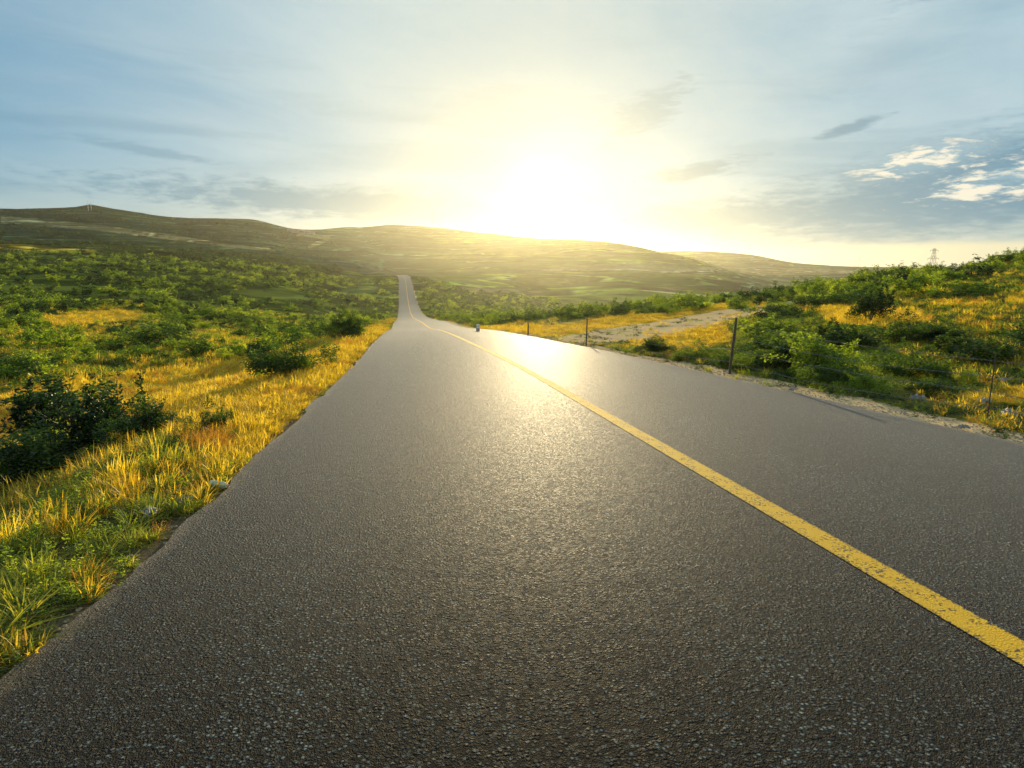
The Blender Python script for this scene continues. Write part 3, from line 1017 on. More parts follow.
def scatter(name, meshes, P, rz, sc, idx, tilt=0.12):
    """one uncountable cover: points that carry copies of the given plants"""
    pc = bpy.data.collections.new(name + '_plants')
    for i, me in enumerate(meshes):
        o = bpy.data.objects.new('%s_plant' % name, me)
        o.name = '%s_plant_%02d' % (name, i)
        pc.objects.link(o)
    n = len(P)
    me = bpy.data.meshes.new(name)
    me.vertices.add(n)
    me.vertices.foreach_set('co', np.asarray(P, np.float32).ravel())
    rot = np.stack([rng.normal(0, tilt, n), rng.normal(0, tilt, n), rz], 1)
    for nm, typ, arr, key in (('rot', 'FLOAT_VECTOR', rot, 'vector'), ('scl', 'FLOAT_VECTOR', sc, 'vector'), ('idx', 'INT', idx, 'value')):
        a = me.attributes.new(nm, typ, 'POINT')
        a.data.foreach_set(key, np.asarray(arr, np.int32 if typ == 'INT' else np.float32).ravel())
    o = link(name, me)
    ng = bpy.data.node_groups.new(name + '_spread', 'GeometryNodeTree')
    ng.interface.new_socket('Geometry', in_out='INPUT', socket_type='NodeSocketGeometry')
    ng.interface.new_socket('Geometry', in_out='OUTPUT', socket_type='NodeSocketGeometry')
    nd, ln = ng.nodes, ng.links
    gi, go = nd.new('NodeGroupInput'), nd.new('NodeGroupOutput')
    ci = nd.new('GeometryNodeCollectionInfo')
    ci.inputs['Collection'].default_value = pc
    ci.inputs['Separate Children'].default_value = True
    ci.inputs['Reset Children'].default_value = True
    ip = nd.new('GeometryNodeInstanceOnPoints')
    ip.inputs['Pick Instance'].default_value = True

    def named(nm, typ):
        a = nd.new('GeometryNodeInputNamedAttribute')
        a.data_type = typ
        a.inputs[0].default_value = nm
        return [q for q in a.outputs if q.enabled and q.name == 'Attribute'][0]
    ln.new(gi.outputs[0], ip.inputs['Points'])
    ln.new(ci.outputs[0], ip.inputs['Instance'])
    ln.new(named('idx', 'INT'), ip.inputs['Instance Index'])
    e2r = nd.new('FunctionNodeEulerToRotation')
    ln.new(named('rot', 'FLOAT_VECTOR'), e2r.inputs[0])
    ln.new(e2r.outputs[0], ip.inputs['Rotation'])
    ln.new(named('scl', 'FLOAT_VECTOR'), ip.inputs['Scale'])
    ln.new(ip.outputs[0], go.inputs[0])
    md = o.modifiers.new('spread', 'NODES')
    md.node_group = ng
    return o


# ------------------------------------------------------------------ ground cover
TUFTS = []
MATS6 = [M_DRY, M_ORANGE, M_GRASS, M_LIME, M_GREEN, M_DARK]
for i in range(4):      # 0-3 dry golden grass with seed heads
    TUFTS.append(tuft('dry_tuft', 100 + i, [(0, dict(n=34, hmin=.10, hmax=.30, spread=.10, lean=.5, width=.008)),
                                            (0, dict(n=16, hmin=.22, hmax=.42, spread=.10, lean=.35, width=.010, seg=5, seed_head=.7)),
                                            (2, dict(n=8, hmin=.08, hmax=.2, spread=.1, lean=.7, width=.006))], MATS6))
for i in range(3):      # 4-6 green-yellow arching grass
    TUFTS.append(tuft('green_tuft', 200 + i, [(2, dict(n=40, hmin=.10, hmax=.32, spread=.07, lean=1.0, width=.012)),
                                              (3, dict(n=16, hmin=.10, hmax=.28, spread=.07, lean=1.1, width=.013)),
                                              (0, dict(n=10, hmin=.08, hmax=.2, spread=.09, lean=.8, width=.006))], MATS6))
for i in range(3):      # 7-9 orange brown dead stems
    TUFTS.append(tuft('orange_tuft', 300 + i, [(1, dict(n=26, hmin=.12, hmax=.34, spread=.09, lean=.35, width=.006)),
                                               (1, dict(kind='leaf', n=70, h=.34, spread=.12, leaf=.022)),
                                               (0, dict(n=12, hmin=.1, hmax=.25, spread=.1, lean=.6, width=.006))], MATS6))
for i in range(3):      # 10-12 leafy lime weeds
    TUFTS.append(tuft('lime_weed', 400 + i, [(3, dict(kind='leaf', n=150, h=.24, spread=.16, leaf=.04)),
                                             (4, dict(kind='leaf', n=60, h=.16, spread=.16, leaf=.045)),
                                             (2, dict(n=10, hmin=.1, hmax=.24, spread=.1, lean=.8, width=.007))], MATS6))
for i in range(3):      # 13-15 dark low leafy weeds
    TUFTS.append(tuft('dark_weed', 500 + i, [(5, dict(kind='leaf', n=150, h=.20, spread=.18, leaf=.042)),
                                             (4, dict(kind='leaf', n=70, h=.26, spread=.16, leaf=.035))], MATS6))


def cand(d0, d1, density, az0=-40, az1=60):
    area = rad(az1 - az0) * (d1 * d1 - d0 * d0) / 2
    n = int(area * density)
    a = np.radians(rng.uniform(az0, az1, n))
    d = np.sqrt(rng.uniform(d0 * d0, d1 * d1, n))
    return d * np.sin(a), d * np.cos(a)


def ground_cover():
    Pn = {'roadside_grass': [[], [], [], []], 'field_grass': [[], [], [], []]}
    for d0, d1, dens, s0 in ((1.3, 4.5, 130, .62), (4.5, 8, 90, .72), (8, 14, 48, .9), (14, 25, 26, 1.05), (25, 45, 8, 1.5), (45, 80, 2.6, 2.3), (80, 150, 0.7, 3.4)):
        x, y = cand(d0, d1, dens)
        u, v, d, z, c = cover(x, y)
        off = road_off(x, y)
        ao = np.abs(off) - HALF
        edge = np.where(off > 0, 0.60 + 0.5 * vnoise(x, y, 1.2, 51) + 0.003 * y, 0.05 + 0.10 * vnoise(x, y, 0.8, 52))
        fringe = (off < 0) & (ao > -0.02) & (ao < 0.3)
        keep = (ao > edge) & ~c['dirt']
        keep |= (off > 0) & (ao > 0.25) & (rng.uniform(0, 1, len(x)) < 0.10)
        keep |= (off < 0) & (ao > 0.06) & (rng.uniform(0, 1, len(x)) < 0.5)
        keep &= (ao > 0.03) | ((off < 0) & (ao > -0.07) & (rng.uniform(0, 1, len(x)) < 0.35))
        keep |= c['dirt'] & (rng.uniform(0, 1, len(x)) < 0.012) & (ao > 0.3)
        m1 = vnoise(x, y, 2.2, 61)
        m2 = vnoise(x, y, 1.1, 67)
        bare = (vnoise(x, y, 0.55, 71) < np.where(off < 0, np.where(ao > 0.5, 0.38, 0.26), 0.40)) & (d < 14) & ~c['yel']
        keep &= ~bare | (rng.uniform(0, 1, len(x)) < 0.12)
        q = rng.uniform(0, 1, len(x))
        k = np.where(m1 > 0.56, rng.integers(10, 13, len(x)), np.where(m2 > 0.55, rng.integers(4, 7, len(x)), rng.integers(7, 10, len(x))))
        k = np.where((m1 < 0.40) & (q < 0.75), rng.integers(13, 16, len(x)), k)
        k = np.where(q > 0.80, rng.integers(4, 7, len(x)), k)
        k = np.where(q < 0.14, rng.integers(0, 4, len(x)), k)
        rgt = off > 0
        k = np.where(rgt & (q > 0.30) & (q < 0.62), rng.integers(13, 16, len(x)), k)
        k = np.where(rgt & (u < 900) & (d < 40) & (k < 4) & (u > 730), rng.integers(10, 13, len(x)), k)
        k = np.where(rgt & (u < 900) & (d < 40) & (k > 6) & (k < 10) & (u > 730), rng.integers(4, 7, len(x)), k)
        nearroad = (off < 0) & (ao < 3.5) & (q < 0.72)
        k = np.where(nearroad, np.where(m2 > 0.58, rng.integers(4, 7, len(x)), np.where(q < 0.3, rng.integers(0, 4, len(x)), rng.integers(7, 10, len(x)))), k)
        yk = np.where(m2 > 0.62, rng.integers(7, 10, len(x)), rng.integers(0, 4, len(x)))
        yk = np.where(q > 0.93, rng.integers(4, 7, len(x)), yk)
        wd = (off < 0) & (ao < 3.5) & (d < 9) & (q > 0.45) & (q < 0.75)
        k = np.where(wd, np.where(m1 > 0.5, rng.integers(10, 13, len(x)), rng.integers(13, 16, len(x))), k)
        k = np.where(c['yel'], yk, k)
        hh = rng.uniform(0.6, 1.15, len(x)) * (0.55 + 0.9 * vnoise(x, y, 1.7, 77))
        hh = hh * np.clip(0.55 + (ao - 0.05) * 0.9, 0.50, 1.0)
        hh = np.where(d > 8, hh * 0.62, hh)
        hh = np.where(c['yel'], hh * 0.8, hh)
        hh = np.where((u > 540) & (u < 740) & (d > 13) & (off > 0), hh * 0.55, hh)
        hh = np.where((u > 880) & (off > 0) & (d < 16), hh * 0.7, hh)
        wide = s0 * rng.uniform(0.8, 1.25, len(x))
        hgt = np.minimum(s0, 1.5 + 0.1 * s0) * hh * 1.15
        sc = np.stack([wide, wide, hgt], 1)
        for nm, sel in (('roadside_grass', keep & (ao < 4)), ('field_grass', keep & (ao >= 4))):
            a = Pn[nm]
            a[0].append(np.stack([x, y, z], 1)[sel])
            a[1].append(k[sel])
            a[2].append(sc[sel])
    for nm, a in Pn.items():
        P, k, sc = (np.concatenate(a[i]) for i in range(3))
        o = scatter(nm, TUFTS, P, rng.uniform(0, 6.28, len(P)), sc, k)
        tag(o, kind='stuff', label={'roadside_grass': 'mixed green and orange grass and weeds along both road verges',
                                    'field_grass': 'golden and green grass covering the open land'}[nm])
        print(nm, len(P))


ground_cover()

# loose stones on the verge
def pebbles():
    mb = MB()
    r = random.Random(4)
    me = []
    for s in range(3):
        b = []
        for th in range(5):
            for ph in range(7):
                a, q = math.pi * th / 4, 2 * math.pi * ph / 7
                k = 0.5 + r.uniform(-0.1, 0.1)
                b.append((k * math.sin(a) * math.cos(q), k * math.sin(a) * math.sin(q) * 0.8, k * 0.6 * math.cos(a)))
        f = [(i * 7 + j, i * 7 + (j + 1) % 7, (i + 1) * 7 + (j + 1) % 7, (i + 1) * 7 + j) for i in range(4) for j in range(7)]
        m = bpy.data.meshes.new('pebble')
        m.from_pydata(b, [], f)
        m.materials.append(M_STONE)
        me.append(m)
    y = rng.uniform(0.5, 1, 14000) ** 1
    y = rng.uniform(0, 1, 14000) ** 2 * 40 + 0.5
    side = rng.uniform(0, 1, 14000) < 0.93
    off = np.where(side, HALF + 0.02 + np.abs(rng.normal(0, 0.45, 14000)), -HALF - 0.02 - np.abs(rng.normal(0, 0.12, 14000)))
    x = road_x(y) + off
    z = height(x, y)
    s = rng.uniform(0.008, 0.035, 14000) * rng.uniform(0.4, 1.2, 14000)
    o = scatter('gravel', me, np.stack([x, y, z + s * 0.1], 1), rng.uniform(0, 6, 14000), np.stack([s, s, s], 1), rng.integers(0, 3, 14000))
    tag(o, kind='stuff', label='loose pale gravel and crumbs of soil along the asphalt edge')


M_STONE = simple_mat('pale_stone', (0.34, 0.28, 0.20), nscale=60)
pebbles()

# ------------------------------------------------------------------ shrubs
NEAR = [bush_mesh('shrub_near', 900, 9000, .034, [M_GREEN, M_LIME], nblob=40),
        bush_mesh('shrub_near', 901, 9000, .034, [M_DARK, M_GREEN], nblob=40, mixw=(0.7, 0.3)),
        bush_mesh('shrub_near', 902, 9000, .030, [M_LIME, M_GREEN], nblob=46, spiky=0.45),
        bush_mesh('shrub_near', 903, 8000, .038, [M_DARK, M_GREEN], nblob=30, spiky=0.4, mixw=(0.8, 0.2))]
MIDM = [bush_mesh('shrub_mid', 920 + i, 2600, .052, [[M_GREEN, M_LIME], [M_DARK, M_GREEN], [M_GREEN, M_LIME], [M_LIME, M_GREEN]][i % 4], nblob=22,
                  mixw=[(0.6, 0.4), (0.55, 0.45), (0.75, 0.25), (0.7, 0.3)][i % 4]) for i in range(8)]
FARM = [bush_mesh('shrub_far', 940 + i, 600, .10, [[M_GREEN, M_LIME], [M_DARK, M_GREEN], [M_LIME, M_GREEN]][i % 3], nblob=14, mixw=(0.7, 0.3)) for i in range(6)]
STEMM = []
for i in range(4):
    mb, _ = stems_geo(np.random.default_rng(60 + i), 9, 0.62, 0.014)
    STEMM.append(mb.mesh('shrub_stems', M_STEM, True))

_taken = []


def near_shrub(u, v, w, h, k, label, group=None, d=None, depth=None, name='shrub', rz=None):
    x, y, z = ground_hit(u, v)
    need = HALF + 0.95 + 0.42 * w
    of = float(road_off(x, y))
    if of > 0 and of < need:       # the crown stays clear of the asphalt: step back along the line of sight
        for t in np.linspace(1, 3, 200):
            if float(road_off(x * t, y * t)) >= need:
                x, y = x * t, y * t
                break
        z = float(height(x, y))
    o = empty(name, (x, y, z - 0.04), rz if rz is not None else random.uniform(0, 6.28))
    o.scale = (w, depth or w * 0.85, h)
    link('foliage', NEAR[k], o)
    link('stem', STEMM[k], o)
    tag(o, label, 'shrub', group)
    _taken.append((x, y, w * 0.5))
    return o


near_shrub(92, 450, 1.75, 1.25, 3, 'dark leafy shrub with tall upright shoots at the near edge of the left golden field')
near_shrub(44, 474, 1.5, 0.75, 1, 'low dark shrub half shaded at the left picture edge beside the taller shooting shrub')
near_shrub(142, 440, 1.0, 0.72, 1, 'dark green shrub with one thin leaning shoot just right of the tallest near left shrub')
near_shrub(212, 432, 0.5, 0.45, 0, 'small green shrub alone in the golden grass between the near left shrubs and the road')
near_shrub(292, 376, 1.65, 1.15, 0, 'round green shrub standing in golden grass closest to the left road edge')
near_shrub(345, 341, 2.9, 1.9, 1, 'large dark rounded shrub beside the left road edge at the end of the golden verge')
near_shrub(655, 366, 1.3, 0.7, 1, 'low dark shrub left of the nearer leaning fence post')
near_shrub(697, 374, 1.3, 0.55, 0, 'low spreading green shrub just left of the foot of the nearer fence post')
near_shrub(768, 382, 1.6, 0.75, 0, 'green shrub behind the wire right of the leaning fence post')
near_shrub(812, 388, 1.7, 1.15, 2, 'tall pale feathery shrub arching over the wire on the right verge')
near_shrub(770, 356, 1.7, 0.8, 1, 'dark hollow shrub behind the right verge between the post and the feathery shrub')
near_shrub(852, 352, 2.1, 1.0, 3, 'dark shrub on the right rise directly behind the feathery shrub')
near_shrub(862, 406, 0.85, 0.5, 2, 'bright green low shrub in front of the wire beside the sandy road edge')
near_shrub(905, 378, 1.3, 0.75, 0, 'mid green shrub right of the feathery shrub and behind the wire')
near_shrub(985, 366, 2.2, 0.95, 3, 'broad dark shrub by the thin far right fence post')
near_shrub(968, 384, 0.45, 0.42, 2, 'small bright lime shrub in dry grass left of the thin far right fence post')
near_shrub(1045, 352, 2.4, 1.2, 1, 'wide dark green shrub cut by the right picture edge')
near_shrub(905, 343, 2.2, 1.0, 0, 'green shrub on the right rise behind the mid green one by the wire')
near_shrub(868, 322, 2.0, 1.9, 3, 'thin dark twisted shrub standing highest above the dry patch on the right rise')


near_shrub(742, 378, 1.0, 0.6, 0, 'small leafy shrub right behind the foot of the nearer leaning fence post')
near_shrub(830, 398, 1.0, 0.6, 0, 'low leafy shrub at the foot of the feathery shrub, on its right')
near_shrub(800, 372, 1.9, 0.95, 1, 'dark shrub filling the gap behind the feathery shrub, on its left')
near_shrub(935, 396, 0.9, 0.4, 1, 'low dark weedy shrub behind the white scrap on the right verge')
near_shrub(712, 356, 1.3, 0.45, 2, 'pale green shrub behind the leaning fence post on the near right rise')
near_shrub(940, 345, 2.0, 0.9, 1, 'dark rounded shrub left of the broad shrub by the thin far right post')


def shrub_field():
    X, Y, W, H, ZN = [], [], [], [], []
    for d0, d1, dens, w0, w1 in ((13, 40, 0.22, 0.9, 2.0), (40, 90, 0.17, 1.2, 2.7), (90, 180, 0.11, 1.5, 3.4), (180, 330, 0.07, 2.0, 4.2), (330, 560, 0.045, 2.6, 5.0), (560, 1050, 0.012, 3.5, 7.0)):
        x, y = cand(d0, d1, dens, -36, 52)
        u, v, d, z, c = cover(x, y)
        off = road_off(x, y)
        ao = np.abs(off) - HALF
        n = vnoise(x, y, 14.0, 81, 3)
        n2 = vnoise(x, y, 70.0, 83, 3)
        left = off < 0
        p = np.where(left, smooth((n - 0.30) / 0.22), smooth((n - 0.36) / 0.2))
        p = p * np.where(d > 250, smooth((n2 - 0.36) / 0.12), 1.0)
        rows = vnoise(z / 1.6, x / 90.0, 1.0, 91, 2)
        p = np.where(left & (d > 140), np.maximum(smooth((rows - 0.40) / 0.12), np.where(d < 420, 0.52, 0.2)) * smooth((n2 - 0.22) / 0.12), p)
        p = np.where(left & (d > 35) & (d < 140), np.maximum(p, 0.5), p)
        # golden verge and yellow ground stay open
        p = np.where(c['yel'] | c['dirt'], 0.015, p)
        p = np.where((~left) & (u < 640) & (d > 60) & (d < 330) & (ao > 2.3), np.maximum(p, 0.85), p)
        right = (~left) & (d < 140)
        p = np.where(right & (u < 640) & (d < 58), 0.0, p)
        hedge = right & (d > 58) & (u < 900)
        p = np.where(hedge, np.maximum(p, 0.9), p)
        crest = right & (d > 80) & (u >= 880)
        p = np.where(crest, np.maximum(p, 0.85), p)
        p = np.where((u > 560) & (d > 330), p * 0.0, p)
        p = np.where((u > 340) & (u <= 560) & (d > 400), p * 0.0, p)
        p = np.where((u <= 340) & (d > 560), p * 0.5, p)
        for pp, d_0, d_1 in PALE:
            p = np.where(inpoly(u, v, pp) & (d > d_0) & (d < d_1), 0, p)
        p = np.where((ao < np.where(left, np.where(d > 90, 1.9, 3.0), 2.3)), 0.0, p)
        n3 = vnoise(x, y, 26.0, 95, 2)
        p = np.where(left & (d > 45) & (d < 600), p * (0.25 + 1.1 * smooth((n3 - 0.36) / 0.2)), p)
        p = np.where((~left) & (u < 760) & (d < 56), 0.0, p)
        keep = rng.uniform(0, 1, len(x)) < p
        for tx, ty, tr in _taken:
            keep &= np.hypot(x - tx, y - ty) > tr + 0.7
        w = (w0 * 0.8 + (w1 * 1.25 - w0 * 0.8) * rng.uniform(0, 1, len(x)) ** 1.8) * (0.75 + 0.5 * n)
        h = w * rng.uniform(0.42, 0.75, len(x))
        h = np.minimum(h, np.where(right, 2.3, 3.2))
        # small and low where the ground is open to the track
        low = right & (d < 45)
        h = np.where(low, h * 0.7, h)
        X.append(x[keep]); Y.append(y[keep]); W.append(w[keep]); H.append(h[keep])
    X, Y, W, H = map(np.concatenate, (X, Y, W, H))
    Z = height(X, Y)
    u, v, f = project(X, Y, Z + H)
    d = np.hypot(X, Y)
    # which of them the camera can see past the land
    vis = (u > -5) & (u < 1029) & (f > 1)
    t = np.linspace(0.03, 0.96, 60)[None, :]
    cx, cy2 = X[:, None] * t, Y[:, None] * t
    cz = CAMH + (Z + H - CAMH)[:, None] * t
    size = W * H / d ** 2
    first = np.argsort(np.where(vis, -size, 1))[:700]
    sel = np.zeros(len(X), bool)
    sel[first] = True
    vis &= sel
    vis[first] &= ~((height(cx[first], cy2[first]) > cz[first]).any(1))
    order = np.argsort(np.where(vis, -size, 1))
    ind = order[:265]
    ind = ind[vis[ind]]
    mask = np.zeros(len(X), bool)
    mask[ind] = True
    cnt = {}
    for i in ind:
        ui, di = u[i], d[i]
        offi = float(road_off(X[i], Y[i]))
        if offi < 0:
            if di < 45:
                g, lb = 'shrubs just beyond the golden field on the left', 'green shrub in the dense scrub just beyond the golden field left of the road'
            elif di < 90:
                g, lb = 'shrubs in the hollow left of the road', 'green shrub in the scrub filling the hollow left of the road'
            else:
                g, lb = 'shrubs on the left valley side', 'sunlit green shrub on the left valley side well beyond the golden field'
        else:
            if ui < 640:
                g, lb = 'shrubs in the hazy valley right of the road', 'pale green shrub in the hazy scrub beyond the white marker stone'
            elif di < 45:
                g, lb = 'shrubs on the near right rise', 'green shrub among weeds on the near right rise behind the wire fence'
            elif ui < 860:
                g, lb = 'shrubs in the dark line behind the golden strip', 'dark green shrub in the line behind the golden strip above the dirt track'
            else:
                g, lb = 'shrubs along the right hilltop', 'dark green shrub on the hilltop at the right against the sky'
        mesh = MIDM[random.randrange(8)]
        o = link('shrub', mesh, None, (X[i], Y[i], Z[i] - 0.08))
        o.rotation_euler = (0, 0, random.uniform(0, 6.28))
        o.scale = (W[i], W[i] * random.uniform(0.8, 1.1), H[i])
        tag(o, lb, 'shrub', g)
    r_ = ~mask
    n = int(r_.sum())
    idx = np.where(d[r_] < 110, rng.integers(0, 8, n), rng.integers(8, 14, n))
    idx = np.where(d[r_] > 430, np.where(rng.uniform(0, 1, n) < 0.5, 9, 12), idx)
    P = np.stack([X, Y, Z - 0.1], 1)[r_]
    sc = np.stack([W, W, H], 1)[r_]
    o = scatter('scrub', MIDM + FARM, P, rng.uniform(0, 6.28, n), sc, idx, 0.04)
    tag(o, kind='stuff', label='distant green scrub spread over the slopes and the valley')
    print('shrubs', len(X), 'single', len(ind))


shrub_field()

# ------------------------------------------------------------------ fence
M_POST = simple_mat('weathered_post', (0.085, 0.06, 0.045), 0.85, nscale=30, amt=0.5)
M_WIRE = simple_mat('old_wire', (0.22, 0.20, 0.18), 0.6, 0.3, 0.3)


def span_height(x, y, u, v):
    r = ray(u, v)
    return CAMH + r[2] / math.hypot(r[0], r[1]) * math.hypot(x, y)


def build_fence():
    pts = []
    for u, vb, vt, w in ((729, 377, 318, .027), (586, 352.5, 318.5, .026), (528, 338.5, 322.5, .04)):
        x, y, z = ground_hit(u, vb)
        of = float(road_off(x, y))
        for t in np.linspace(1, 2, 200):
            if float(road_off(x * t, y * t)) >= HALF + 0.5:
                x, y = x * t, y * t
                break
        z = float(height(x, y))
        pts.append((x, y, z, span_height(x, y, u + 3, vt) - z, w))
    x0, y0 = pts[0][0], pts[0][1]
    r = ray(997, 345)
    k = (HALF + 1.15 + 2.1) / r[0]
    x, y = r[0] * k, r[1] * k
    z = float(height(x, y))
    pts.insert(0, (x, y, z, 0.85, .008))
    x, y = HALF + 1.3 + 2.1, 1.2
    z = float(height(x, y))
    pts.insert(0, (x, y, z, 1.2, .03))
    root = empty('wire_fence', (pts[2][0], pts[2][1], pts[2][2]))
    tag(root, 'sagging wire fence on thin leaning posts along the right road verge', 'fence')
    ox, oy, oz = pts[2][:3]
    rr = random.Random(3)
    tops = []
    for i, (x, y, z, h, w) in enumerate(pts):
        mb = MB()
        lean = (rr.uniform(-0.03, 0.03), rr.uniform(-0.03, 0.03)) if i != 2 else (0.10, 0.03)
        P = [(x - ox, y - oy, z - oz - 0.25)]
        for q in range(1, 7):
            t = q / 6
            P.append((x - ox + lean[0] * t + rr.uniform(-.004, .004), y - oy + lean[1] * t, z - oz + h * t))
        mb.tube(P, [w, w * .98, w * 1.02, w * .95, w * .97, w * .9, w * .82], 7)
        link('post', mb.mesh('post', M_POST, False), root)
        tops.append((x - ox, y - oy, z - oz, h, lean))
    for j, fr in enumerate((0.22, 0.45, 0.68, 0.90)):
        mb = MB()
        P = []
        for i in range(len(tops) - 1):
            a, b = tops[i], tops[i + 1]
            for q in range(14):
                t = q / 14
                ha, hb = a[3] * fr, b[3] * fr
                sag = -0.10 * 4 * t * (1 - t) * (0.6 + 0.4 * ((i + j) % 2))
                P.append((a[0] * (1 - t) + b[0] * t + a[4][0] * fr * (1 - t) + b[4][0] * fr * t, a[1] * (1 - t) + b[1] * t, (a[2] + ha) * (1 - t) + (b[2] + hb) * t + sag + rr.uniform(-.004, .004)))
        a = tops[-1]
        P.append((a[0], a[1], a[2] + a[3] * fr))
        mb.tube(P, [0.0028] * len(P), 4)
        for q in range(0, len(P) - 15):
            p, n = np.array(P[q]), np.array(P[q + 1])
            for t in (0.1, 0.4, 0.7):
                c = p * (1 - t) + n * t
                mb.tube([c + (-.012, 0, -.018), c + (.012, 0, .018)], [.0018, .0008], 3, False)
                mb.tube([c + (.012, 0, -.018), c + (-.012, 0, .018)], [.0018, .0008], 3, False)
        link('wire', mb.mesh('wire', M_WIRE), root)


build_fence()

# ------------------------------------------------------------------ marker stone
M_WHITE = simple_mat('white_paint', (0.88, 0.84, 0.76), 0.9, nscale=8, amt=0.1)
M_CONC = simple_mat('concrete', (0.36, 0.30, 0.26), 0.9, nscale=12)
M_GREYMARK = simple_mat('grey_mark', (0.25, 0.24, 0.23), 0.7)


def build_marker():
    x, y, z = ground_hit(478, 333)
    o = empty('marker_stone', (x, y, z), 0.12)
    tag(o, 'small white marker stone in golden grass at the right road edge', 'marker stone')
    k = y / 40.0
    w, h = 0.17 * k, 0.26 * k
    mb = MB()
    mb.box((0, 0, 0.06), (w * 1.15, 0.18, 0.5))
    link('base', mb.mesh('base', M_CONC), o)
    out = [(-w / 2, 0.3), (w / 2, 0.3), (w / 2, 0.3 + h * .85), (w * .36, 0.3 + h * .96), (0, 0.3 + h), (-w * .36, 0.3 + h * .96), (-w / 2, 0.3 + h * .85)]
    v = [(a, -0.07, b) for a, b in out] + [(a, 0.07, b) for a, b in out]
    n = len(out)
    f = [tuple(range(n)), tuple(range(2 * n - 1, n - 1, -1))] + [(i, i + n, (i + 1) % n + n, (i + 1) % n) for i in range(n)]
    me = bpy.data.meshes.new('tablet')
    me.from_pydata(v, [], f)
    me.materials.append(M_WHITE)
    link('tablet', me, o)
    mb = MB()
    mb.box((0, -0.074, 0.3 + h * .48), (w * .3, 0.006, h * .34))
    link('mark', mb.mesh('mark', M_GREYMARK), o)


build_marker()

# ------------------------------------------------------------------ litter
def plastic_mat(name, col, tr=0.35):
    m, N, out = new_mat(name)
    b = principled(N, out, col + (1,), 0.45, 0.4)
    t = N.new('ShaderNodeBsdfTranslucent')
    t.inputs[0].default_value = col + (1,)
    mx = N.new('ShaderNodeMixShader')
    mx.inputs[0].default_value = tr
    N.l.new(b.outputs[0], mx.inputs[1])
    N.l.new(t.outputs[0], mx.inputs[2])
    N.l.new(mx.outputs[0], out.inputs[0])
    return m


M_PLW = plastic_mat('white_plastic', (0.36, 0.36, 0.35))
M_PLG = plastic_mat('pale_green_plastic', (0.55, 0.62, 0.48))
M_CAP = simple_mat('pink_cap', (0.55, 0.30, 0.28), 0.4)


def rag(u, v, s, label, seed, name='plastic_scrap'):
    x, y, z = ground_hit(u, v)
    r = np.random.default_rng(seed)
    n = 11
    g = np.linspace(-1, 1, n)
    A, B = np.meshgrid(g, g, indexing='ij')
    rr = 1 + 0.25 * np.sin(3 * np.arctan2(B, A) + seed)
    X = A * rr * s * 0.5 + r.normal(0, s * .03, A.shape)
    Y = B * rr * s * 0.34 + r.normal(0, s * .03, A.shape)
    Z = s * (0.24 + 0.20 * np.sin(A * 4 + seed) * np.cos(B * 5 + seed * 2) + 0.10 * np.sin(A * 9 + B * 7)) * (1 - 0.6 * (A * A + B * B) / 2) + r.normal(0, s * .035, A.shape)
    V = np.stack([X, Y, Z], -1).reshape(-1, 3)
    V2 = V + np.array([0, 0, -0.004])
    i = np.arange(n * n).reshape(n, n)
    F = np.stack([i[:-1, :-1], i[1:, :-1], i[1:, 1:], i[:-1, 1:]], -1).reshape(-1, 4)
    me = mesh_np(name, np.concatenate([V, V2]), np.concatenate([F, F[:, ::-1] + n * n]), [M_PLW])
    o = link(name, me, None, (x, y, z + 0.03))
    o.rotation_euler = (0, 0, r.uniform(0, 6))
    tag(o, label, 'litter')


rag(186, 506, 0.11, 'crumpled white plastic scrap in left verge grass just below the pale bottle', 2)
rag(150, 519, 0.12, 'flat whitish plastic scrap in left verge grass, left of the crumpled scrap below the bottle', 3)
rag(916, 402, 0.22, 'white plastic scrap in dark weeds right of the bright green low shrub', 5)
rag(985, 405, 0.20, 'bluish white plastic scrap in weeds near the right picture edge, the farther of two there', 6)
rag(1008, 418, 0.22, 'bluish white plastic scrap nearest the right picture edge, closer to the asphalt', 7)
rag(963, 431, 0.10, 'thin white scrap lying on the sandy strip at the right verge', 8)
rag(792, 392, 0.12, 'pale torn scrap under the feathery shrub beside the sandy verge', 9)
rag(1003, 383, 0.16, 'tiny white scrap in dry grass farthest back at the right picture edge', 10)


def bottle():
    x, y, z = ground_hit(220, 491)
    o = empty('plastic_bottle', (x + 0.0, y, z + 0.045), rad(-28))
    tag(o, 'pale greenish plastic bottle lying against the left asphalt edge', 'bottle')
    prof = [(-.09, .004), (-.088, .026), (-.07, .030), (-.05, .027), (-.03, .030), (0, .0275), (.03, .030), (.05, .024), (.075, .012), (.085, .011)]
    n = 14
    V, F = [], []
    for (t, q) in prof:
        for k in range(n):
            w = 2 * math.pi * k / n
            V.append((t, q * math.cos(w), q * math.sin(w)))
    for i in range(len(prof) - 1):
        for k in range(n):
            F.append((i * n + k, i * n + (k + 1) % n, (i + 1) * n + (k + 1) % n, (i + 1) * n + k))
    F.append(tuple(range(n)))
    me = bpy.data.meshes.new('bottle_body')
    me.from_pydata(V, [], F)
    me.materials.append(M_PLG)
    link('body', me, o)
    mb = MB()
    mb.tube([(.083, 0, 0), (.102, 0, 0)], [.014, .014], 12)
    link('cap', mb.mesh('cap', M_CAP), o)


bottle()

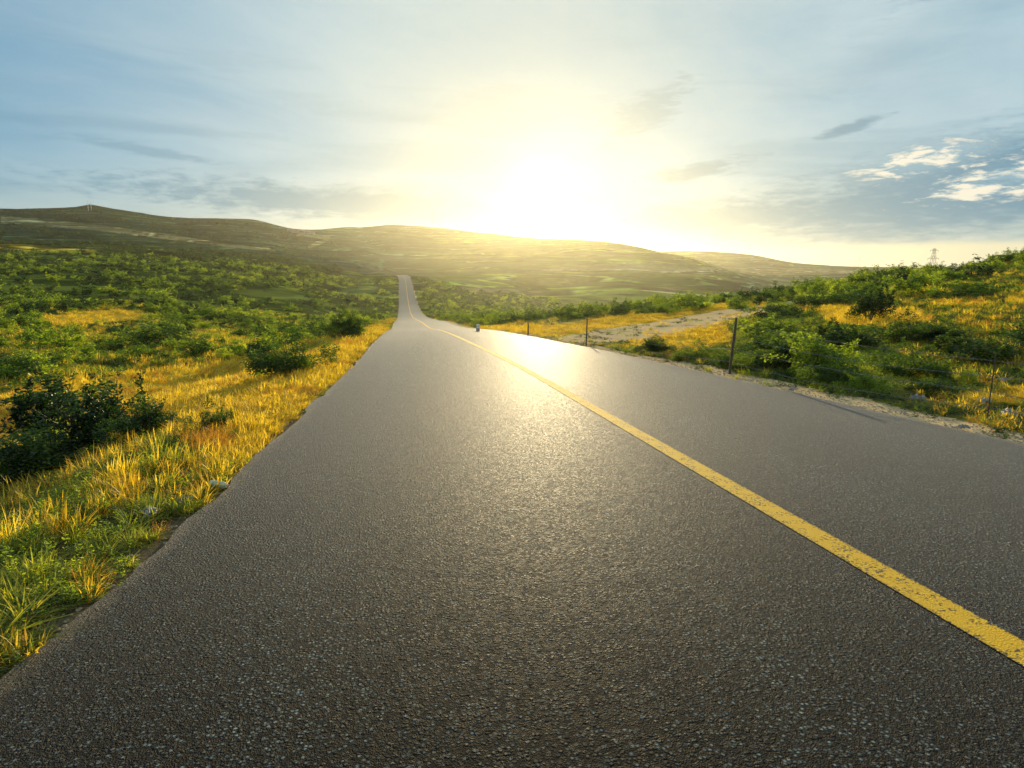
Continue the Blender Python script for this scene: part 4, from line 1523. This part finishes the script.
# ------------------------------------------------------------------ far things
M_STEEL = simple_mat('grey_steel', (0.20, 0.21, 0.22), 0.6, 0.4, 0.3, nscale=2)
M_TURB = simple_mat('turbine_white', (0.55, 0.55, 0.55), 0.5, nscale=1)
M_ROOF = simple_mat('brick_roof', (0.28, 0.16, 0.11), 0.9, nscale=3)
M_WALLW = simple_mat('white_wall', (0.40, 0.37, 0.32), 0.9, nscale=2)
M_GLASS = simple_mat('dark_window', (0.03, 0.035, 0.04), 0.2, 0.5)


def az_pos(u, d, v=262):
    r = ray(u, v)
    k = d / math.hypot(r[0], r[1])
    x, y = r[0] * k, r[1] * k
    return x, y, float(height(x, y))


def pylon():
    x, y, z = az_pos(933, 520)
    H = span_height(x, y, 933, 248.5) - z
    o = empty('power_pylon', (x, y, z), rad(20))
    tag(o, 'lattice power pylon rising above the right hilltop shrubs against the sky', 'pylon')
    mb = MB()
    b, t = H * 0.085, H * 0.014
    lev = [0, .2, .38, .54, .68, .8, .9, 1.0]
    def corner(f, sx, sy):
        w = b * (1 - f) + t * f
        return np.array([sx * w, sy * w, H * f])
    cs = [(-1, -1), (1, -1), (1, 1), (-1, 1)]
    for sx, sy in cs:
        mb.tube([corner(f, sx, sy) for f in lev], [.09] * len(lev), 4)
    for i in range(len(lev) - 1):
        for k in range(4):
            a, c = cs[k], cs[(k + 1) % 4]
            mb.tube([corner(lev[i], *a), corner(lev[i + 1], *c)], [.05, .05], 3)
            mb.tube([corner(lev[i], *c), corner(lev[i + 1], *a)], [.05, .05], 3)
    link('lattice_body', mb.mesh('lattice_body', M_STEEL), o)
    for f, w in ((.70, .13), (.84, .16), (.97, .11)):
        m2 = MB()
        L = H * w
        for sx in (-1, 1):
            m2.tube([(0, 0, H * f), (sx * L, 0, H * f)], [.12, .08], 4)
            m2.tube([(0, 0, H * f + H * .035), (sx * L, 0, H * f)], [.08, .06], 4)
            m2.tube([(sx * L, 0, H * f), (sx * L, 0, H * f - H * .03)], [.10, .10], 4)
        link('cross_arm', m2.mesh('cross_arm', M_STEEL), o)


def turbine(u, d, vtop, label, rot, spin):
    x, y, z = az_pos(u, d)
    H = span_height(x, y, u, vtop) - z
    o = empty('wind_turbine', (x, y, z), rot)
    tag(o, label, 'wind turbine', 'wind turbines far on the ridges')
    mb = MB()
    mb.tube([(0, 0, -3), (0, 0, H * .5), (0, 0, H)], [H * .024, H * .02, H * .014], 8)
    link('tower', mb.mesh('tower', M_TURB), o)
    mb = MB()
    mb.box((0, 0, H), (H * .03, H * .09, H * .03))
    link('nacelle', mb.mesh('nacelle', M_TURB), o)
    for k in range(3):
        a = spin + k * 2 * math.pi / 3
        mb = MB()
        R_ = H * .42
        mb.tube([(0, -H * .05, H), (math.sin(a) * R_ * .3, -H * .05, H + math.cos(a) * R_ * .3), (math.sin(a) * R_, -H * .05, H + math.cos(a) * R_)], [H * .008, H * .013, H * .003], 5)
        link('blade', mb.mesh('blade', M_TURB), o)


pylon()
turbine(829, 2280, 257, 'left one of two pale wind turbines on the low ridge at right', 0.9, 0.2)
turbine(859, 2280, 257.5, 'right one of two pale wind turbines on the low ridge at right', 1.0, 0.9)
turbine(433, 1600, 214, 'pale wind turbine in the sun glare on the middle ridge above the road', 1.3, 0.1)


def mast(u, v0, v1, label):
    x, y, z = ground_hit(u, v0)
    H = span_height(x, y, u, v1) - z
    o = link('radio_mast', None, None, (x, y, z))
    mb = MB()
    mb.tube([(0, 0, -1), (0, 0, H)], [.3, .15], 5)
    for f in (.3, .55, .8):
        mb.box((0, 0, H * f), (1.0, 1.0, .3))
    o2 = mb.mesh('mast', M_TURB)
    bpy.data.objects.remove(o)
    o = link('radio_mast', o2, None, (x, y, z))
    tag(o, label, 'mast')


mast(88.5, 211, 200, 'thin pale mast on the left summit shoulder, the left of a pair')
mast(91.5, 210.5, 200.5, 'thin pale mast closest to the pointed left summit, right of a pair')


def house(u, v, w, dp, h, label, rot):
    x, y, z = ground_hit(u, v, 300)
    o = empty('house', (x, y, z), rot)
    tag(o, label, 'house', 'tiny village houses in the far saddle')
    mb = MB()
    mb.box((0, 0, h / 2 - 1), (w, dp, h + 2))
    link('wall', mb.mesh('wall', M_WALLW), o)
    me = bpy.data.meshes.new('roof')
    a, b, r = w / 2 + .4, dp / 2 + .5, h + dp * .32
    me.from_pydata([(-a, -b, h), (a, -b, h), (a, b, h), (-a, b, h), (-a, 0, r), (a, 0, r)], [], [(0, 1, 5, 4), (2, 3, 4, 5), (0, 4, 3), (1, 2, 5), (3, 2, 1, 0)])
    me.materials.append(M_ROOF)
    link('roof', me, o)
    for k in (-.3, 0, .3):
        mb = MB()
        mb.box((k * w, -dp / 2 - .03, h * .55), (w * .14, .1, h * .4))
        link('window', mb.mesh('window', M_GLASS), o)


for args in ((291, 232.2, 10, 6, 3, 'leftmost tiny pale house in the far saddle village', .2),
             (296.5, 232.8, 7, 5, 3, 'second tiny house from the left in the far saddle village', -.2),
             (301, 233.2, 11, 6, 3.5, 'third and longest tiny house in the far saddle village', .1),
             (308, 233.6, 9, 6, 3, 'fourth tiny house from the left in the far saddle village', .3),
             (313, 233.9, 6, 5, 3, 'rightmost tiny house in the far saddle village', -.1)):
    house(*args)
